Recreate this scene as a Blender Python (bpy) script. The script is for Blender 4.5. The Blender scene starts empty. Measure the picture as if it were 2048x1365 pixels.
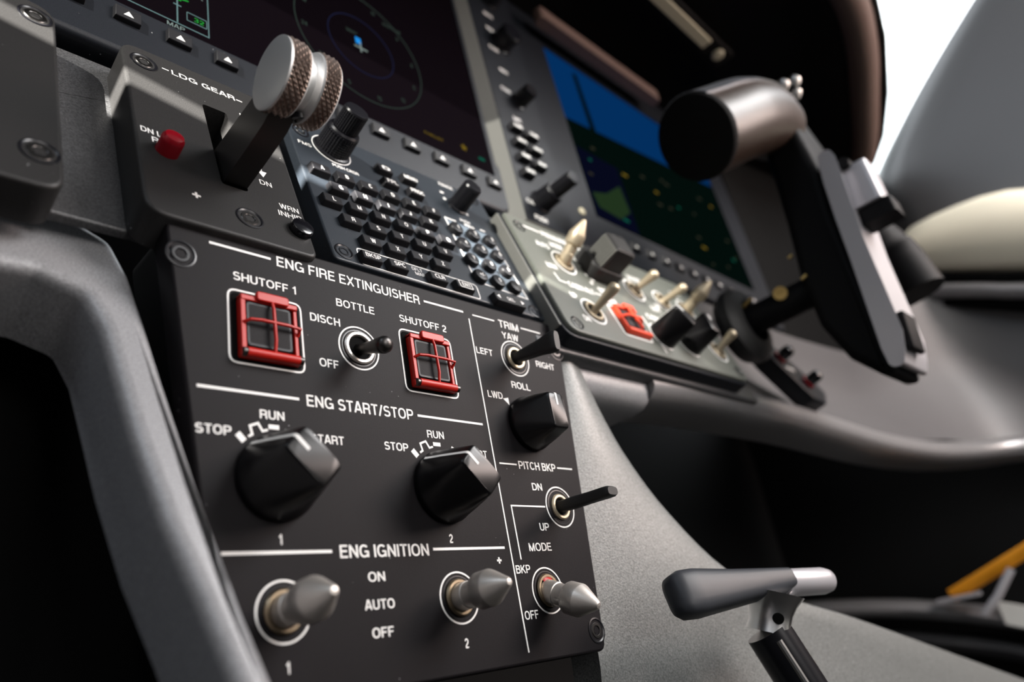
import bpy, math, random
from mathutils import Vector, Matrix
from mathutils.geometry import tessellate_polygon
random.seed(7)
C = bpy.context.scene.collection
S = bpy.context.scene

# ------------------------------------------------------------------ camera
cam_d = bpy.data.cameras.new('camera'); cam = bpy.data.objects.new('camera', cam_d); C.objects.link(cam)
R_ = Vector((0.69773108, -0.69282689, -0.18210499))
D_ = Vector((0.17758184, 0.41355613, -0.89299273))
F_ = Vector((0.69400002, 0.59073025, 0.41158444))
CAM = Vector((-0.1992, -0.190, -0.1379))
cam.matrix_world = Matrix(((R_.x, -D_.x, -F_.x, CAM.x), (R_.y, -D_.y, -F_.y, CAM.y), (R_.z, -D_.z, -F_.z, CAM.z), (0, 0, 0, 1)))
cam_d.sensor_width = 36.0; cam_d.lens = 1489.436 * 36.0 / 2048.0
cam_d.clip_start = 0.005; cam_d.clip_end = 60
cam_d.dof.use_dof = True; cam_d.dof.focus_distance = 0.275; cam_d.dof.aperture_fstop = 6.3
S.camera = cam

# ------------------------------------------------------------------ exposure, world, sun
S.view_settings.view_transform = 'Standard'; S.view_settings.look = 'None'
S.view_settings.exposure = 0.12; S.view_settings.gamma = 1.0
S.view_settings.use_curve_mapping = False
w = bpy.data.worlds.new('sky'); S.world = w; w.use_nodes = True
wn = w.node_tree.nodes; wl = w.node_tree.links; wn.clear()
def wnode(t, **k):
    n = wn.new(t)
    for a, b in k.items(): setattr(n, a, b)
    return n
wo = wnode('ShaderNodeOutputWorld'); wb = wnode('ShaderNodeBackground')
tc = wnode('ShaderNodeTexCoord'); sx = wnode('ShaderNodeSeparateXYZ')
wl.new(tc.outputs['Generated'], sx.inputs[0])
def wmap(src, a, b, c, d):
    m = wnode('ShaderNodeMapRange', interpolation_type='SMOOTHSTEP')
    m.inputs['From Min'].default_value = a; m.inputs['From Max'].default_value = b
    m.inputs['To Min'].default_value = c; m.inputs['To Max'].default_value = d
    wl.new(src, m.inputs['Value']); return m.outputs[0]
def wmath(op, a, b):
    m = wnode('ShaderNodeMath', operation=op)
    for i, v in enumerate((a, b)):
        if isinstance(v, (int, float)): m.inputs[i].default_value = v
        else: wl.new(v, m.inputs[i])
    return m.outputs[0]
up = wmap(sx.outputs['Z'], 0.0, 0.5, 0.0, 1.0)          # sky above the horizon
front = wmap(sx.outputs['Y'], 0.0, 0.40, 0.04, 1.0)   # the windscreen side is open, the cabin behind is dim
side = wmap(sx.outputs['X'], 0.45, 0.75, 0.0, 1.0)       # sky beyond the right hand windows
val = wmath('ADD', wmath('MULTIPLY', wmath('MULTIPLY', up, wmath('MAXIMUM', front, side)), 3.6), 0.05)
wl.new(val, wb.inputs['Strength']); wb.inputs['Color'].default_value = (0.90, 0.95, 1.0, 1)
wl.new(wb.outputs[0], wo.inputs[0])

sun_d = bpy.data.lights.new('sun', 'SUN'); sun = bpy.data.objects.new('sun', sun_d); C.objects.link(sun)
sun_d.energy = 60.0; sun_d.angle = math.radians(0.35); sun_d.color = (1.0, 0.96, 0.88)
SUN = Vector((-0.80, -0.458, 0.388)).normalized()
sun.rotation_euler = SUN.to_track_quat('Z', 'Y').to_euler(); sun.location = (-1.5, -1.2, 1.2)
def window_light(name, loc, target, size, sy, power, col):
    d = bpy.data.lights.new(name, 'AREA'); o = bpy.data.objects.new(name, d); C.objects.link(o)
    d.shape = 'RECTANGLE'; d.size = size; d.size_y = sy; d.energy = power; d.color = col
    o.location = loc; o.rotation_euler = (Vector(loc) - Vector(target)).to_track_quat('Z', 'Y').to_euler(); return o
# daylight through the cabin's side windows, plus one added warm fill
window_light('right_side_window_daylight', (0.62, -0.80, 0.62), (0.0, 0.0, -0.06), 0.55, 0.35, 14.0, (1.0, 0.98, 0.97))
window_light('right_warm_fill', (0.66, -0.62, 0.24), (0.1, 0.0, -0.04), 0.30, 0.22, 4.5, (1.0, 0.80, 0.72))  # added lamp, placed to put warm glints on the knob faces
window_light('left_side_window_daylight', (-0.74, -0.30, 0.66), (0.45, 0.0, 0.05), 0.50, 0.28, 3.0, (0.78, 0.88, 1.0))
# daylight from the open cabin behind the seats
window_light('cabin_daylight', (-0.02, -1.35, 0.20), (-0.05, 0.0, -0.06), 0.6, 0.7, 7.0, (1.0, 0.95, 0.92))

# ------------------------------------------------------------------ materials
def mat(name, col, rough=0.5, metal=0.0, spec=0.5, grain=0.0, gscale=2500, bump=0.0, bscale=3000, dust=0.0, coat=0.0, emit=None, estr=1.0):
    m = bpy.data.materials.new(name); m.use_nodes = True
    n = m.node_tree.nodes; l = m.node_tree.links; b = n['Principled BSDF']
    b.inputs['Base Color'].default_value = (*col, 1); b.inputs['Roughness'].default_value = rough
    b.inputs['Metallic'].default_value = metal; b.inputs['Specular IOR Level'].default_value = spec
    b.inputs['Coat Weight'].default_value = coat
    if emit:
        b.inputs['Emission Color'].default_value = (*emit, 1); b.inputs['Emission Strength'].default_value = estr
    t = n.new('ShaderNodeTexCoord')
    last = None
    if grain > 0:
        nz = n.new('ShaderNodeTexNoise'); nz.inputs['Scale'].default_value = gscale; nz.inputs['Detail'].default_value = 2
        l.new(t.outputs['Object'], nz.inputs['Vector'])
        r = n.new('ShaderNodeMapRange'); r.inputs['From Min'].default_value = 0.3; r.inputs['From Max'].default_value = 0.7
        r.inputs['To Min'].default_value = 1 - grain; r.inputs['To Max'].default_value = 1 + grain
        l.new(nz.outputs['Fac'], r.inputs['Value'])
        mx = n.new('ShaderNodeVectorMath'); mx.operation = 'SCALE'; mx.inputs[0].default_value = col
        l.new(r.outputs[0], mx.inputs['Scale']); last = mx.outputs[0]
    if dust > 0:
        nz = n.new('ShaderNodeTexVoronoi'); nz.inputs['Scale'].default_value = 420
        l.new(t.outputs['Object'], nz.inputs['Vector'])
        nb = n.new('ShaderNodeTexNoise'); nb.inputs['Scale'].default_value = 60; l.new(t.outputs['Object'], nb.inputs['Vector'])
        th = n.new('ShaderNodeMapRange'); th.inputs['From Min'].default_value = 0.55; th.inputs['From Max'].default_value = 0.75
        th.inputs['To Min'].default_value = 0.0; th.inputs['To Max'].default_value = 0.13; l.new(nb.outputs['Fac'], th.inputs['Value'])
        lt = n.new('ShaderNodeMath'); lt.operation = 'LESS_THAN'
        l.new(nz.outputs['Distance'], lt.inputs[0]); l.new(th.outputs[0], lt.inputs[1])
        ms = n.new('ShaderNodeMath'); ms.operation = 'MULTIPLY'; ms.inputs[1].default_value = dust; l.new(lt.outputs[0], ms.inputs[0])
        mix = n.new('ShaderNodeMix'); mix.data_type = 'RGBA'
        l.new(ms.outputs[0], mix.inputs[0])
        if last: l.new(last, mix.inputs[6])
        else: mix.inputs[6].default_value = (*col, 1)
        mix.inputs[7].default_value = (0.6, 0.6, 0.62, 1); last = mix.outputs[2]
    if last: l.new(last, b.inputs['Base Color'])
    if bump > 0:
        nz = n.new('ShaderNodeTexNoise'); nz.inputs['Scale'].default_value = bscale; nz.inputs['Detail'].default_value = 1
        l.new(t.outputs['Object'], nz.inputs['Vector'])
        bp = n.new('ShaderNodeBump'); bp.inputs['Strength'].default_value = bump; bp.inputs['Distance'].default_value = 0.0003
        l.new(nz.outputs['Fac'], bp.inputs['Height']); l.new(bp.outputs[0], b.inputs['Normal'])
    return m
M = {}
M['panel'] = mat('panel_black_paint', (0.0085, 0.0075, 0.0085), 0.5, spec=0.08, grain=0.2, bump=0.12, dust=0.35)
M['ldg'] = mat('charcoal_panel_paint', (0.023, 0.0225, 0.0225), 0.42, spec=0.2, grain=0.25, bump=0.15, dust=0.5)
M['kbd'] = mat('keypad_face_paint', (0.020, 0.025, 0.032), 0.40, spec=0.3, grain=0.2, bump=0.10, dust=0.4)
M['bezel'] = mat('display_bezel_paint', (0.009, 0.0105, 0.014), 0.40, spec=0.2, grain=0.2, bump=0.1, dust=0.5)
M['green_grey'] = mat('green_grey_panel_paint', (0.115, 0.122, 0.107), 0.42, spec=0.3, grain=0.2, bump=0.1)
M['housing'] = mat('light_grey_housing', (0.12, 0.12, 0.11), 0.40, grain=0.1)
M['ink'] = mat('white_engraving', (0.80, 0.79, 0.77), 0.5, spec=0.2)
M['black'] = mat('black_plastic', (0.006, 0.006, 0.008), 0.30, spec=0.3)
M['knob'] = mat('satin_black_knob', (0.003, 0.0028, 0.0033), 0.32, spec=0.35)
M['bronze'] = mat('dark_bronze', (0.24, 0.19, 0.13), 0.38, 1.0)
M['glare_patch'] = mat('pale_blue_sun_glare', (0.14, 0.18, 0.22), 0.45)  # sun glare on the number pad, put into the colour
M['gloss'] = mat('black_gloss_plastic', (0.006, 0.006, 0.008), 0.16)
M['key'] = mat('key_cap_plastic', (0.012, 0.012, 0.014), 0.42, spec=0.25, bump=0.05)
M['rubber'] = mat('black_rubber', (0.010, 0.010, 0.010), 0.55)
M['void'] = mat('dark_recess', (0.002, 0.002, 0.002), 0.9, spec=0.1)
M['steel'] = mat('satin_steel', (0.45, 0.44, 0.43), 0.32, 1.0)
M['nickel'] = mat('bead_blasted_nickel', (0.58, 0.54, 0.50), 0.42, 0.8, bump=0.05)
M['gun'] = mat('gunmetal', (0.075, 0.072, 0.07), 0.35, 1.0)
M['brass'] = mat('worn_brass', (0.55, 0.38, 0.14), 0.35, 1.0)
M['cream_metal'] = mat('pale_nickel_lever', (0.50, 0.42, 0.30), 0.40, 0.6)
M['alu'] = mat('brushed_aluminium', (0.78, 0.77, 0.76), 0.28, 1.0)
M['hub'] = mat('turned_aluminium_face', (0.72, 0.72, 0.71), 0.42, 0.55)
M['knurl'] = mat('knurled_aluminium', (0.34, 0.26, 0.22), 0.38, 0.9)
M['red'] = mat('red_enamel', (0.40, 0.010, 0.005), 0.38, spec=0.3)
M['redcap'] = mat('red_plastic_cap', (0.30, 0.006, 0.014), 0.22)
M['orange_red'] = mat('orange_red_enamel', (0.85, 0.06, 0.015), 0.45)
M['grey'] = mat('grey_satin_paint', (0.27, 0.27, 0.28), 0.42, metal=0.15, grain=0.35, gscale=1800, bump=0.30, bscale=1800)
M['grey2'] = mat('dark_grey_textured_paint', (0.155, 0.162, 0.158), 0.42, metal=0.15, grain=0.40, gscale=1400, bump=0.35, bscale=1600)
M['skin'] = mat('dark_satin_paint', (0.075, 0.075, 0.078), 0.38, metal=0.3, grain=0.4, gscale=1800, bump=0.35, bscale=1600)
M['trimgrey'] = mat('grey_lining', (0.26, 0.255, 0.26), 0.30, metal=0.4, bump=0.05)
M['wall'] = mat('side_wall_lining', (0.085, 0.083, 0.086), 0.45)
M['lining'] = mat('grey_headliner', (0.055, 0.055, 0.058), 0.36, spec=0.8)
M['soft_black'] = mat('black_leather', (0.0045, 0.0042, 0.0042), 0.75, spec=0.08, bump=0.05, bscale=900)
M['brown'] = mat('brown_leather', (0.12, 0.075, 0.062), 0.6)
M['cream'] = mat('cream_upholstery', (0.78, 0.73, 0.58), 0.7)
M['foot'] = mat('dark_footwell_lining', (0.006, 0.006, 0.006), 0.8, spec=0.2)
M['yoke'] = mat('yoke_black', (0.004, 0.004, 0.0045), 0.6, spec=0.10)
M['yoke_shell'] = mat('yoke_grip_leather', (0.026, 0.015, 0.010), 0.40, spec=0.3)
M['silver'] = mat('silver_paint', (0.42, 0.41, 0.43), 0.38, metal=0.3)
M['shell'] = mat('grip_shell_lacquer', (0.20, 0.21, 0.23), 0.30, 0.6)
M['handle'] = mat('dark_anodised_metal', (0.034, 0.037, 0.043), 0.45, 0.0, spec=0.22, bump=0.04)
M['orange'] = mat('orange_webbing', (0.95, 0.36, 0.004), 0.6)
M['paper'] = mat('white_placard', (0.7, 0.7, 0.66), 0.6)
M['screen'] = mat('dark_screen_glass', (0.003, 0.002, 0.003), 0.12, spec=0.05)
M['lens'] = mat('beige_lamp_lens', (0.42, 0.38, 0.27), 0.5)
def em(name, col, s): return mat(name, (0, 0, 0), 0.6, spec=0.0, emit=col, estr=s)
M['e_white'] = em('screen_white', (0.6, 0.75, 0.7), 0.35)
M['e_dim'] = em('screen_dim_line', (0.20, 0.30, 0.25), 0.16)
M['e_dimblue'] = em('screen_dim_blue_line', (0.08, 0.10, 0.30), 0.14)
M['e_green'] = em('screen_green', (0.05, 0.75, 0.10), 0.40)
M['e_cyan'] = em('screen_cyan', (0.45, 0.75, 0.75), 0.30)
M['e_blue'] = em('screen_blue', (0.02, 0.35, 1.0), 0.7)
M['e_sky'] = em('screen_sky', (0.002, 0.060, 0.24), 0.42)
M['e_land'] = em('screen_ground', (0.003, 0.012, 0.009), 0.30)
M['e_land2'] = em('screen_terrain', (0.06, 0.13, 0.05), 0.22)
M['e_yellow'] = em('screen_yellow', (0.75, 0.50, 0.05), 0.22)
M['e_teal'] = em('screen_teal', (0.02, 0.42, 0.26), 0.20)
M['e_map'] = em('screen_map', (0.003, 0.004, 0.016), 0.6)
M['e_text'] = em('screen_text', (0.30, 0.28, 0.18), 0.10)

# ------------------------------------------------------------------ mesh helpers (all sizes in millimetres)
def frame(o, tilt):
    """local axes u (right), v (up the face), n (out of the face towards the pilots)"""
    s, c = math.sin(tilt), math.cos(tilt)
    return Matrix(((1, 0, 0, o[0] / 1000), (0, s, -c, o[1] / 1000), (0, c, s, o[2] / 1000), (0, 0, 0, 1)))
ENG = frame((0, 0, 0), 0.0)
LED = frame((0, 0, 8), 0.29181892)
DSP = frame((0, 35, 100), math.radians(2.0))
def axis_mat(c, d, roll=0.0):
    d = Vector(d).normalized(); q = d.to_track_quat('Z', 'Y').to_matrix().to_4x4()
    return Matrix.Translation(Vector(c)) @ q @ Matrix.Rotation(roll, 4, 'Z')
class B:
    def __init__(s): s.v = []; s.f = []; s.m = []
    def add(s, vs, fs, mi=0, X=None):
        o = len(s.v)
        for p in vs:
            p = Vector(p)
            s.v.append(X @ p if X else p)
        for f in fs: s.f.append([o + i for i in f]); s.m.append(mi)
        return s
    def loft(s, rings, mi=0, cap0=True, cap1=True, X=None):
        n = len(rings[0]); vs = [p for r in rings for p in r]; fs = []
        for k in range(len(rings) - 1):
            for i in range(n):
                j = (i + 1) % n; fs.append((k * n + i, k * n + j, (k + 1) * n + j, (k + 1) * n + i))
        if cap0: fs.append(tuple(reversed(range(n))))
        if cap1: fs.append(tuple(range((len(rings) - 1) * n, len(rings) * n)))
        return s.add(vs, fs, mi, X)
    def lathe(s, prof, X=None, seg=32, mi=0, cap0=True, cap1=True, a0=0, a1=None):
        rings = []
        for r, h in prof:
            rings.append([(max(r, 1e-3) * math.cos(2 * math.pi * i / seg), max(r, 1e-3) * math.sin(2 * math.pi * i / seg), h) for i in range(seg)])
        return s.loft(rings, mi, cap0, cap1, X)
    def plate(s, out, n1, n0, bev=1.0, holes=(), mi=0, X=None, hm=None, steps=3):
        """outline (ccw) raised from n0 to n1 with a rounded edge"""
        rings = []
        L = [(n0, 0.0)] + [(n1 - bev + bev * math.sin(a), bev * (1 - math.cos(a))) for a in [math.pi / 2 * k / steps for k in range(steps + 1)]]
        for h, d in L: rings.append([(p[0], p[1], h) for p in inset(out, d)])
        s.loft(rings, mi, True, False, X)
        top = [Vector(p) for p in rings[-1]]
        hs = [[Vector((p[0], p[1], n1)) for p in h] for h in holes]
        pts = top + [p for h in hs for p in h]
        s.add(pts, [tuple(t) for t in tessellate_polygon([top] + hs)] if hs else [tuple(range(len(top)))], mi, X)
        for h in hs:
            n = len(h); lo = [Vector((p.x, p.y, n0 + 0.2)) for p in h]
            s.add(h + lo, [(i, (i + 1) % n, n + (i + 1) % n, n + i) for i in range(n)], mi, X)
            s.add(lo, [tuple(range(n))], mi if hm is None else hm, X)
        return s
    def box(s, u0, u1, v0, v1, n0, n1, bev=0.6, r=0.8, mi=0, X=None, taper=0.0):
        o = rrect(u0, u1, v0, v1, r)
        if taper:
            rings = [[(p[0], p[1], n0) for p in o]] + [[(p[0], p[1], n1 - bev * (1 - t)) for p in inset(o, taper + bev * t * t * 0.7)] for t in (0, 0.5, 1)]
            return s.loft(rings, mi, True, True, X)
        return s.plate(o, n1, n0, bev, mi=mi, X=X)
    def tube(s, path, r, seg=12, mi=0, X=None, caps=True, sq=(1, 1), upv=None):
        path = [Vector(p) for p in path]; rings = []
        rr = r if isinstance(r, (list, tuple)) else [r] * len(path)
        up0 = Vector(upv) if upv else None
        for i, p in enumerate(path):
            t = (path[min(i + 1, len(path) - 1)] - path[max(i - 1, 0)]).normalized()
            a = up0 if up0 else (Vector((0, 0, 1)) if abs(t.z) < 0.9 else Vector((1, 0, 0)))
            x = t.cross(a).normalized(); y = x.cross(t).normalized()
            rings.append([p + x * (rr[i] * sq[0] * math.cos(2 * math.pi * k / seg)) + y * (rr[i] * sq[1] * math.sin(2 * math.pi * k / seg)) for k in range(seg)])
        return s.loft(rings, mi, caps, caps, X)
    def grid(s, rows, mi=0, X=None):
        n = len(rows[0]); vs = [p for r in rows for p in r]; fs = []
        for k in range(len(rows) - 1):
            for i in range(n - 1): fs.append((k * n + i, k * n + i + 1, (k + 1) * n + i + 1, (k + 1) * n + i))
        return s.add(vs, fs, mi, X)
    def line(s, pts, wd, n, mi=0, closed=False, X=None, th=0.12):
        """a flat printed line with mitred corners"""
        P = [Vector((p[0], p[1])) for p in pts]; k = len(P); a = []; b = []
        for i in range(k):
            d0 = (P[i] - P[i - 1]) if (i > 0 or closed) else None
            d1 = (P[(i + 1) % k] - P[i]) if (i < k - 1 or closed) else None
            d0 = d0 or d1; d1 = d1 or d0
            n0 = Vector((-d0.y, d0.x)).normalized(); n1 = Vector((-d1.y, d1.x)).normalized()
            mm = (n0 + n1); mm = mm / max(mm.dot(n0), 0.3) if mm.length > 1e-6 else n0
            a.append(P[i] + mm * wd / 2); b.append(P[i] - mm * wd / 2)
        vs = [(p.x, p.y, n + th) for p in a] + [(p.x, p.y, n + th) for p in b] + [(p.x, p.y, n) for p in a] + [(p.x, p.y, n) for p in b]
        fs = []
        for i in range(k if closed else k - 1):
            j = (i + 1) % k
            fs += [(i, k + i, k + j, j), (2 * k + i, i, j, 2 * k + j), (k + i, 3 * k + i, 3 * k + j, k + j)]
        return s.add(vs, fs, mi, X)
    def text(s, t, cx, cy, width, cap, n, mi=0, X=None, bold=0.016):
        vs, fs, bw = glyphs(t, bold)
        k = cap; sxx = (width / bw) if width else cap * 0.92
        wd = bw * sxx
        return s.add([(cx - wd / 2 + p[0] * sxx, cy + (p[1] - 0.5) * k, n + 0.08) for p in vs], fs, mi, X)
    def build(s, name, mats, parent=None, ang=32, X=None):
        me = bpy.data.meshes.new(name)
        me.from_pydata([(p[0] / 1000, p[1] / 1000, p[2] / 1000) for p in s.v], [], s.f)
        if not isinstance(mats, (list, tuple)): mats = [mats]
        for m in mats: me.materials.append(m if not isinstance(m, str) else M[m])
        for p, i in zip(me.polygons, s.m): p.material_index = i
        me.validate(); me.update()
        import bmesh
        bm = bmesh.new(); bm.from_mesh(me); bmesh.ops.recalc_face_normals(bm, faces=bm.faces); bm.to_mesh(me); bm.free()
        me.shade_smooth(); me.set_sharp_from_angle(angle=math.radians(ang))
        o = bpy.data.objects.new(name, me); C.objects.link(o)
        if parent: o.parent = parent
        if X: o.matrix_local = X
        return o
_g = {}
def _arc(cx, cy, rx, ry, a0, a1, k=9, e=0.86):
    out = []
    for i in range(k + 1):
        a = math.radians(a0 + (a1 - a0) * i / k); c, s_ = math.cos(a), math.sin(a)
        out.append((cx + rx * math.copysign(abs(c) ** e, c), cy + ry * math.copysign(abs(s_) ** e, s_)))
    return out
def _font():
    """engraved sans-serif capitals drawn as centre lines, cap height 1"""
    l, h = 0.07, 0.93; F = {}
    F['A'] = (.70, [[(.045, 0), (.31, .97), (.39, .97), (.655, 0)], [(.15, .29), (.55, .29)]])
    F['B'] = (.68, [[(.08, 0), (.08, 1)], [(.08, h), (.36, h)] + _arc(.36, .735, .215, .195, 90, -90) + [(.08, .54)], [(.36, .54)] + _arc(.37, .305, .245, .235, 90, -90) + [(.08, l)]])
    F['C'] = (.72, [_arc(.37, .5, .295, .43, 40, 320, 22)])
    F['D'] = (.72, [[(.08, 0), (.08, 1)], [(.08, h), (.33, h)] + _arc(.33, .5, .32, .43, 90, -90, 14) + [(.08, l)]])
    F['E'] = (.62, [[(.08, 0), (.08, 1)], [(.08, h), (.60, h)], [(.08, .52), (.56, .52)], [(.08, l), (.61, l)]])
    F['F'] = (.58, [[(.08, 0), (.08, 1)], [(.08, h), (.57, h)], [(.08, .50), (.52, .50)]])
    F['G'] = (.77, [_arc(.38, .5, .305, .43, 42, 325, 22), [(.42, .46), (.70, .46)], [(.69, .50), (.69, 0.02)]])
    F['H'] = (.71, [[(.08, 0), (.08, 1)], [(.63, 0), (.63, 1)], [(.08, .52), (.63, .52)]])
    F['I'] = (.17, [[(.085, 0), (.085, 1)]])
    F['J'] = (.52, [[(.44, 1), (.44, .30)] + _arc(.255, .30, .185, .23, 0, -180)[1:] + [(.07, .36)]])
    F['K'] = (.70, [[(.08, 0), (.08, 1)], [(.63, 1), (.10, .38)], [(.27, .58), (.65, 0)]])
    F['L'] = (.56, [[(.08, 0), (.08, 1)], [(.08, l), (.56, l)]])
    F['M'] = (.83, [[(.08, 0), (.08, 1)], [(.75, 0), (.75, 1)], [(.09, .98), (.39, .06), (.44, .06), (.74, .98)]])
    F['N'] = (.71, [[(.08, 0), (.08, 1)], [(.63, 0), (.63, 1)], [(.09, .96), (.62, .04)]])
    F['O'] = (.78, [_arc(.39, .5, .315, .435, 0, 360, 28)])
    F['P'] = (.66, [[(.08, 0), (.08, 1)], [(.08, h), (.38, h)] + _arc(.38, .685, .225, .245, 90, -90) + [(.08, .44)]])
    F['Q'] = (.78, [_arc(.39, .5, .315, .435, 0, 360, 28), [(.44, .26), (.72, -.02)]])
    F['R'] = (.70, [[(.08, 0), (.08, 1)], [(.08, h), (.38, h)] + _arc(.38, .70, .225, .23, 90, -90) + [(.08, .47)], [(.40, .47)] + _arc(.44, .30, .16, .17, 90, 0, 5) + [(.605, .10), (.65, 0)]])
    F['S'] = (.66, [_arc(.33, .725, .235, .205, 25, 180, 12) + _arc(.33, .70, .235, .185, 185, 255, 5) + _arc(.34, .30, .25, .215, 75, 5, 5) + _arc(.34, .275, .255, .205, 0, -160, 12)])
    F['T'] = (.62, [[(.31, 0), (.31, 1)], [(.0, h), (.62, h)]])
    F['U'] = (.70, [[(.08, 1), (.08, .36)] + _arc(.35, .36, .27, .295, 180, 360, 14)[1:] + [(.62, 1)]])
    F['V'] = (.66, [[(.05, 1), (.30, .05), (.36, .05), (.61, 1)]])
    F['W'] = (.95, [[(.05, 1), (.235, .05), (.285, .05), (.455, .95), (.495, .95), (.665, .05), (.715, .05), (.90, 1)]])
    F['X'] = (.66, [[(.05, 1), (.61, 0)], [(.61, 1), (.05, 0)]])
    F['Y'] = (.66, [[(.04, 1), (.33, .46), (.62, 1)], [(.33, .50), (.33, 0)]])
    F['Z'] = (.62, [[(.05, h), (.55, h)], [(.56, .94), (.06, .06)], [(.04, l), (.59, l)]])
    F['0'] = (.56, [_arc(.28, .5, .21, .43, 0, 360, 24)])
    F['1'] = (.40, [[(.30, 0), (.30, 1)], [(.05, .74), (.14, .75), (.22, .80), (.29, .93)]])
    F['2'] = (.56, [_arc(.285, .70, .20, .235, 175, -25, 14) + [(.40, .50), (.16, .26), (.08, .10)], [(.05, l), (.52, l)]])
    F['3'] = (.56, [_arc(.275, .725, .19, .205, 165, -80, 12), _arc(.275, .29, .215, .22, 85, -165, 14), [(.20, .53), (.31, .53)]])
    F['4'] = (.58, [[(.41, 0), (.41, .97)], [(.41, .95), (.06, .34)], [(.03, .28), (.55, .28)]])
    F['5'] = (.56, [[(.49, h), (.14, h), (.09, .47)] + _arc(.28, .33, .215, .26, 130, -160, 16)])
    F['6'] = (.56, [_arc(.28, .31, .21, .24, 0, 360, 20), [(.46, .80), (.38, .91), (.28, .93), (.16, .86), (.08, .66), (.07, .36)]])
    F['7'] = (.54, [[(.04, h), (.50, h)], [(.49, .90), (.30, .50), (.19, 0)]])
    F['8'] = (.56, [_arc(.28, .74, .185, .19, 0, 360, 20), _arc(.28, .29, .215, .225, 0, 360, 20)])
    F['9'] = (.56, [_arc(.28, .69, .21, .24, 0, 360, 20), [(.10, .20), (.18, .09), (.28, .07), (.40, .14), (.48, .34), (.49, .64)]])
    F['/'] = (.36, [[(.03, -.03), (.33, 1.02)]]); F['+'] = (.56, [[(.28, .10), (.28, .70)], [(.02, .40), (.54, .40)]])
    F['-'] = (.36, [[(.03, .40), (.33, .40)]]); F['.'] = (.18, [[(.09, 0), (.09, .16)]]); F['°'] = (.34, [_arc(.17, .82, .10, .11, 0, 360, 12)]); F[' '] = (.20, [])
    return F
FONT = _font()
def glyphs(t, bold):
    if (t, bold) in _g: return _g[(t, bold)]
    sw = 0.125 + bold * 1.6; b = B(); x = 0.0
    for i, ch in enumerate(t):
        wd, st = FONT[ch]
        for p in st:
            p = [c for i_, c in enumerate(p) if i_ == 0 or abs(c[0] - p[i_ - 1][0]) + abs(c[1] - p[i_ - 1][1]) > 0.012]
            closed = len(p) > 3 and (Vector(p[0]) - Vector(p[-1])).length < 1e-4
            q = p[:-1] if closed else p
            n0 = len(b.v); b.line([(x + a, c) for a, c in q], sw, 0, 0, closed, th=0)
        x += wd + 0.105
    fs = [f for i, f in enumerate(b.f) if i % 3 == 0]
    _g[(t, bold)] = ([(p[0], p[1]) for p in b.v], fs, max(x - 0.105, 0.01))
    return _g[(t, bold)]
def inset(poly, d):
    if d == 0: return [(p[0], p[1]) for p in poly]
    out = []; k = len(poly); P = [Vector((p[0], p[1])) for p in poly]
    for i in range(k):
        a = (P[i] - P[i - 1]); b = (P[(i + 1) % k] - P[i])
        if a.length < 1e-6: a = b
        if b.length < 1e-6: b = a
        n0 = Vector((-a.y, a.x)).normalized(); n1 = Vector((-b.y, b.x)).normalized(); mm = n0 + n1
        mm = mm / max(mm.dot(n0), 0.4) if mm.length > 1e-6 else n0
        q = P[i] + mm * d; out.append((q.x, q.y))
    return out
def rpoly(pts, r, seg=5):
    """round the corners of a ccw polygon; r is one radius or one per corner"""
    out = []; k = len(pts); P = [Vector((p[0], p[1])) for p in pts]
    for i in range(k):
        ri = r[i] if isinstance(r, (list, tuple)) else r
        a = (P[i - 1] - P[i]); b = (P[(i + 1) % k] - P[i])
        if ri <= 0: out.append(tuple(P[i])); continue
        ang = a.angle(b); d = min(ri / math.tan(ang / 2), a.length * 0.49, b.length * 0.49)
        p0 = P[i] + a.normalized() * d; p1 = P[i] + b.normalized() * d
        for q in range(seg + 1):
            t = q / seg; out.append(tuple(p0 * (1 - t) ** 2 + P[i] * 2 * t * (1 - t) + p1 * t * t))
    return out
def rrect(u0, u1, v0, v1, r): return rpoly([(u0, v0), (u1, v0), (u1, v1), (u0, v1)], r, 4)
def circ(c, r, k=28, a0=0): return [(c[0] + r * math.cos(a0 + 2 * math.pi * i / k), c[1] + r * math.sin(a0 + 2 * math.pi * i / k)) for i in range(k)]
def tag(o, label=None, cat=None, group=None, kind=None):
    if label: o['label'] = label
    if cat: o['category'] = cat
    if group: o['group'] = group
    if kind: o['kind'] = kind
    return o
def thing(name, X, label, cat, group=None):
    o = bpy.data.objects.new(name, None); C.objects.link(o); o.matrix_world = X; o.empty_display_size = 0.01
    return tag(o, label, cat, group)
def catmull(P, n=8):
    P = [Vector(p) for p in P]; out = []
    for i in range(len(P) - 1):
        a = P[max(i - 1, 0)]; b = P[i]; c = P[i + 1]; d = P[min(i + 2, len(P) - 1)]
        for k in range(n):
            t = k / n
            out.append(0.5 * ((2 * b) + (c - a) * t + (2 * a - 5 * b + 4 * c - d) * t * t + (3 * b - a - 3 * c + d) * t ** 3))
    out.append(P[-1]); return out

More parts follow.
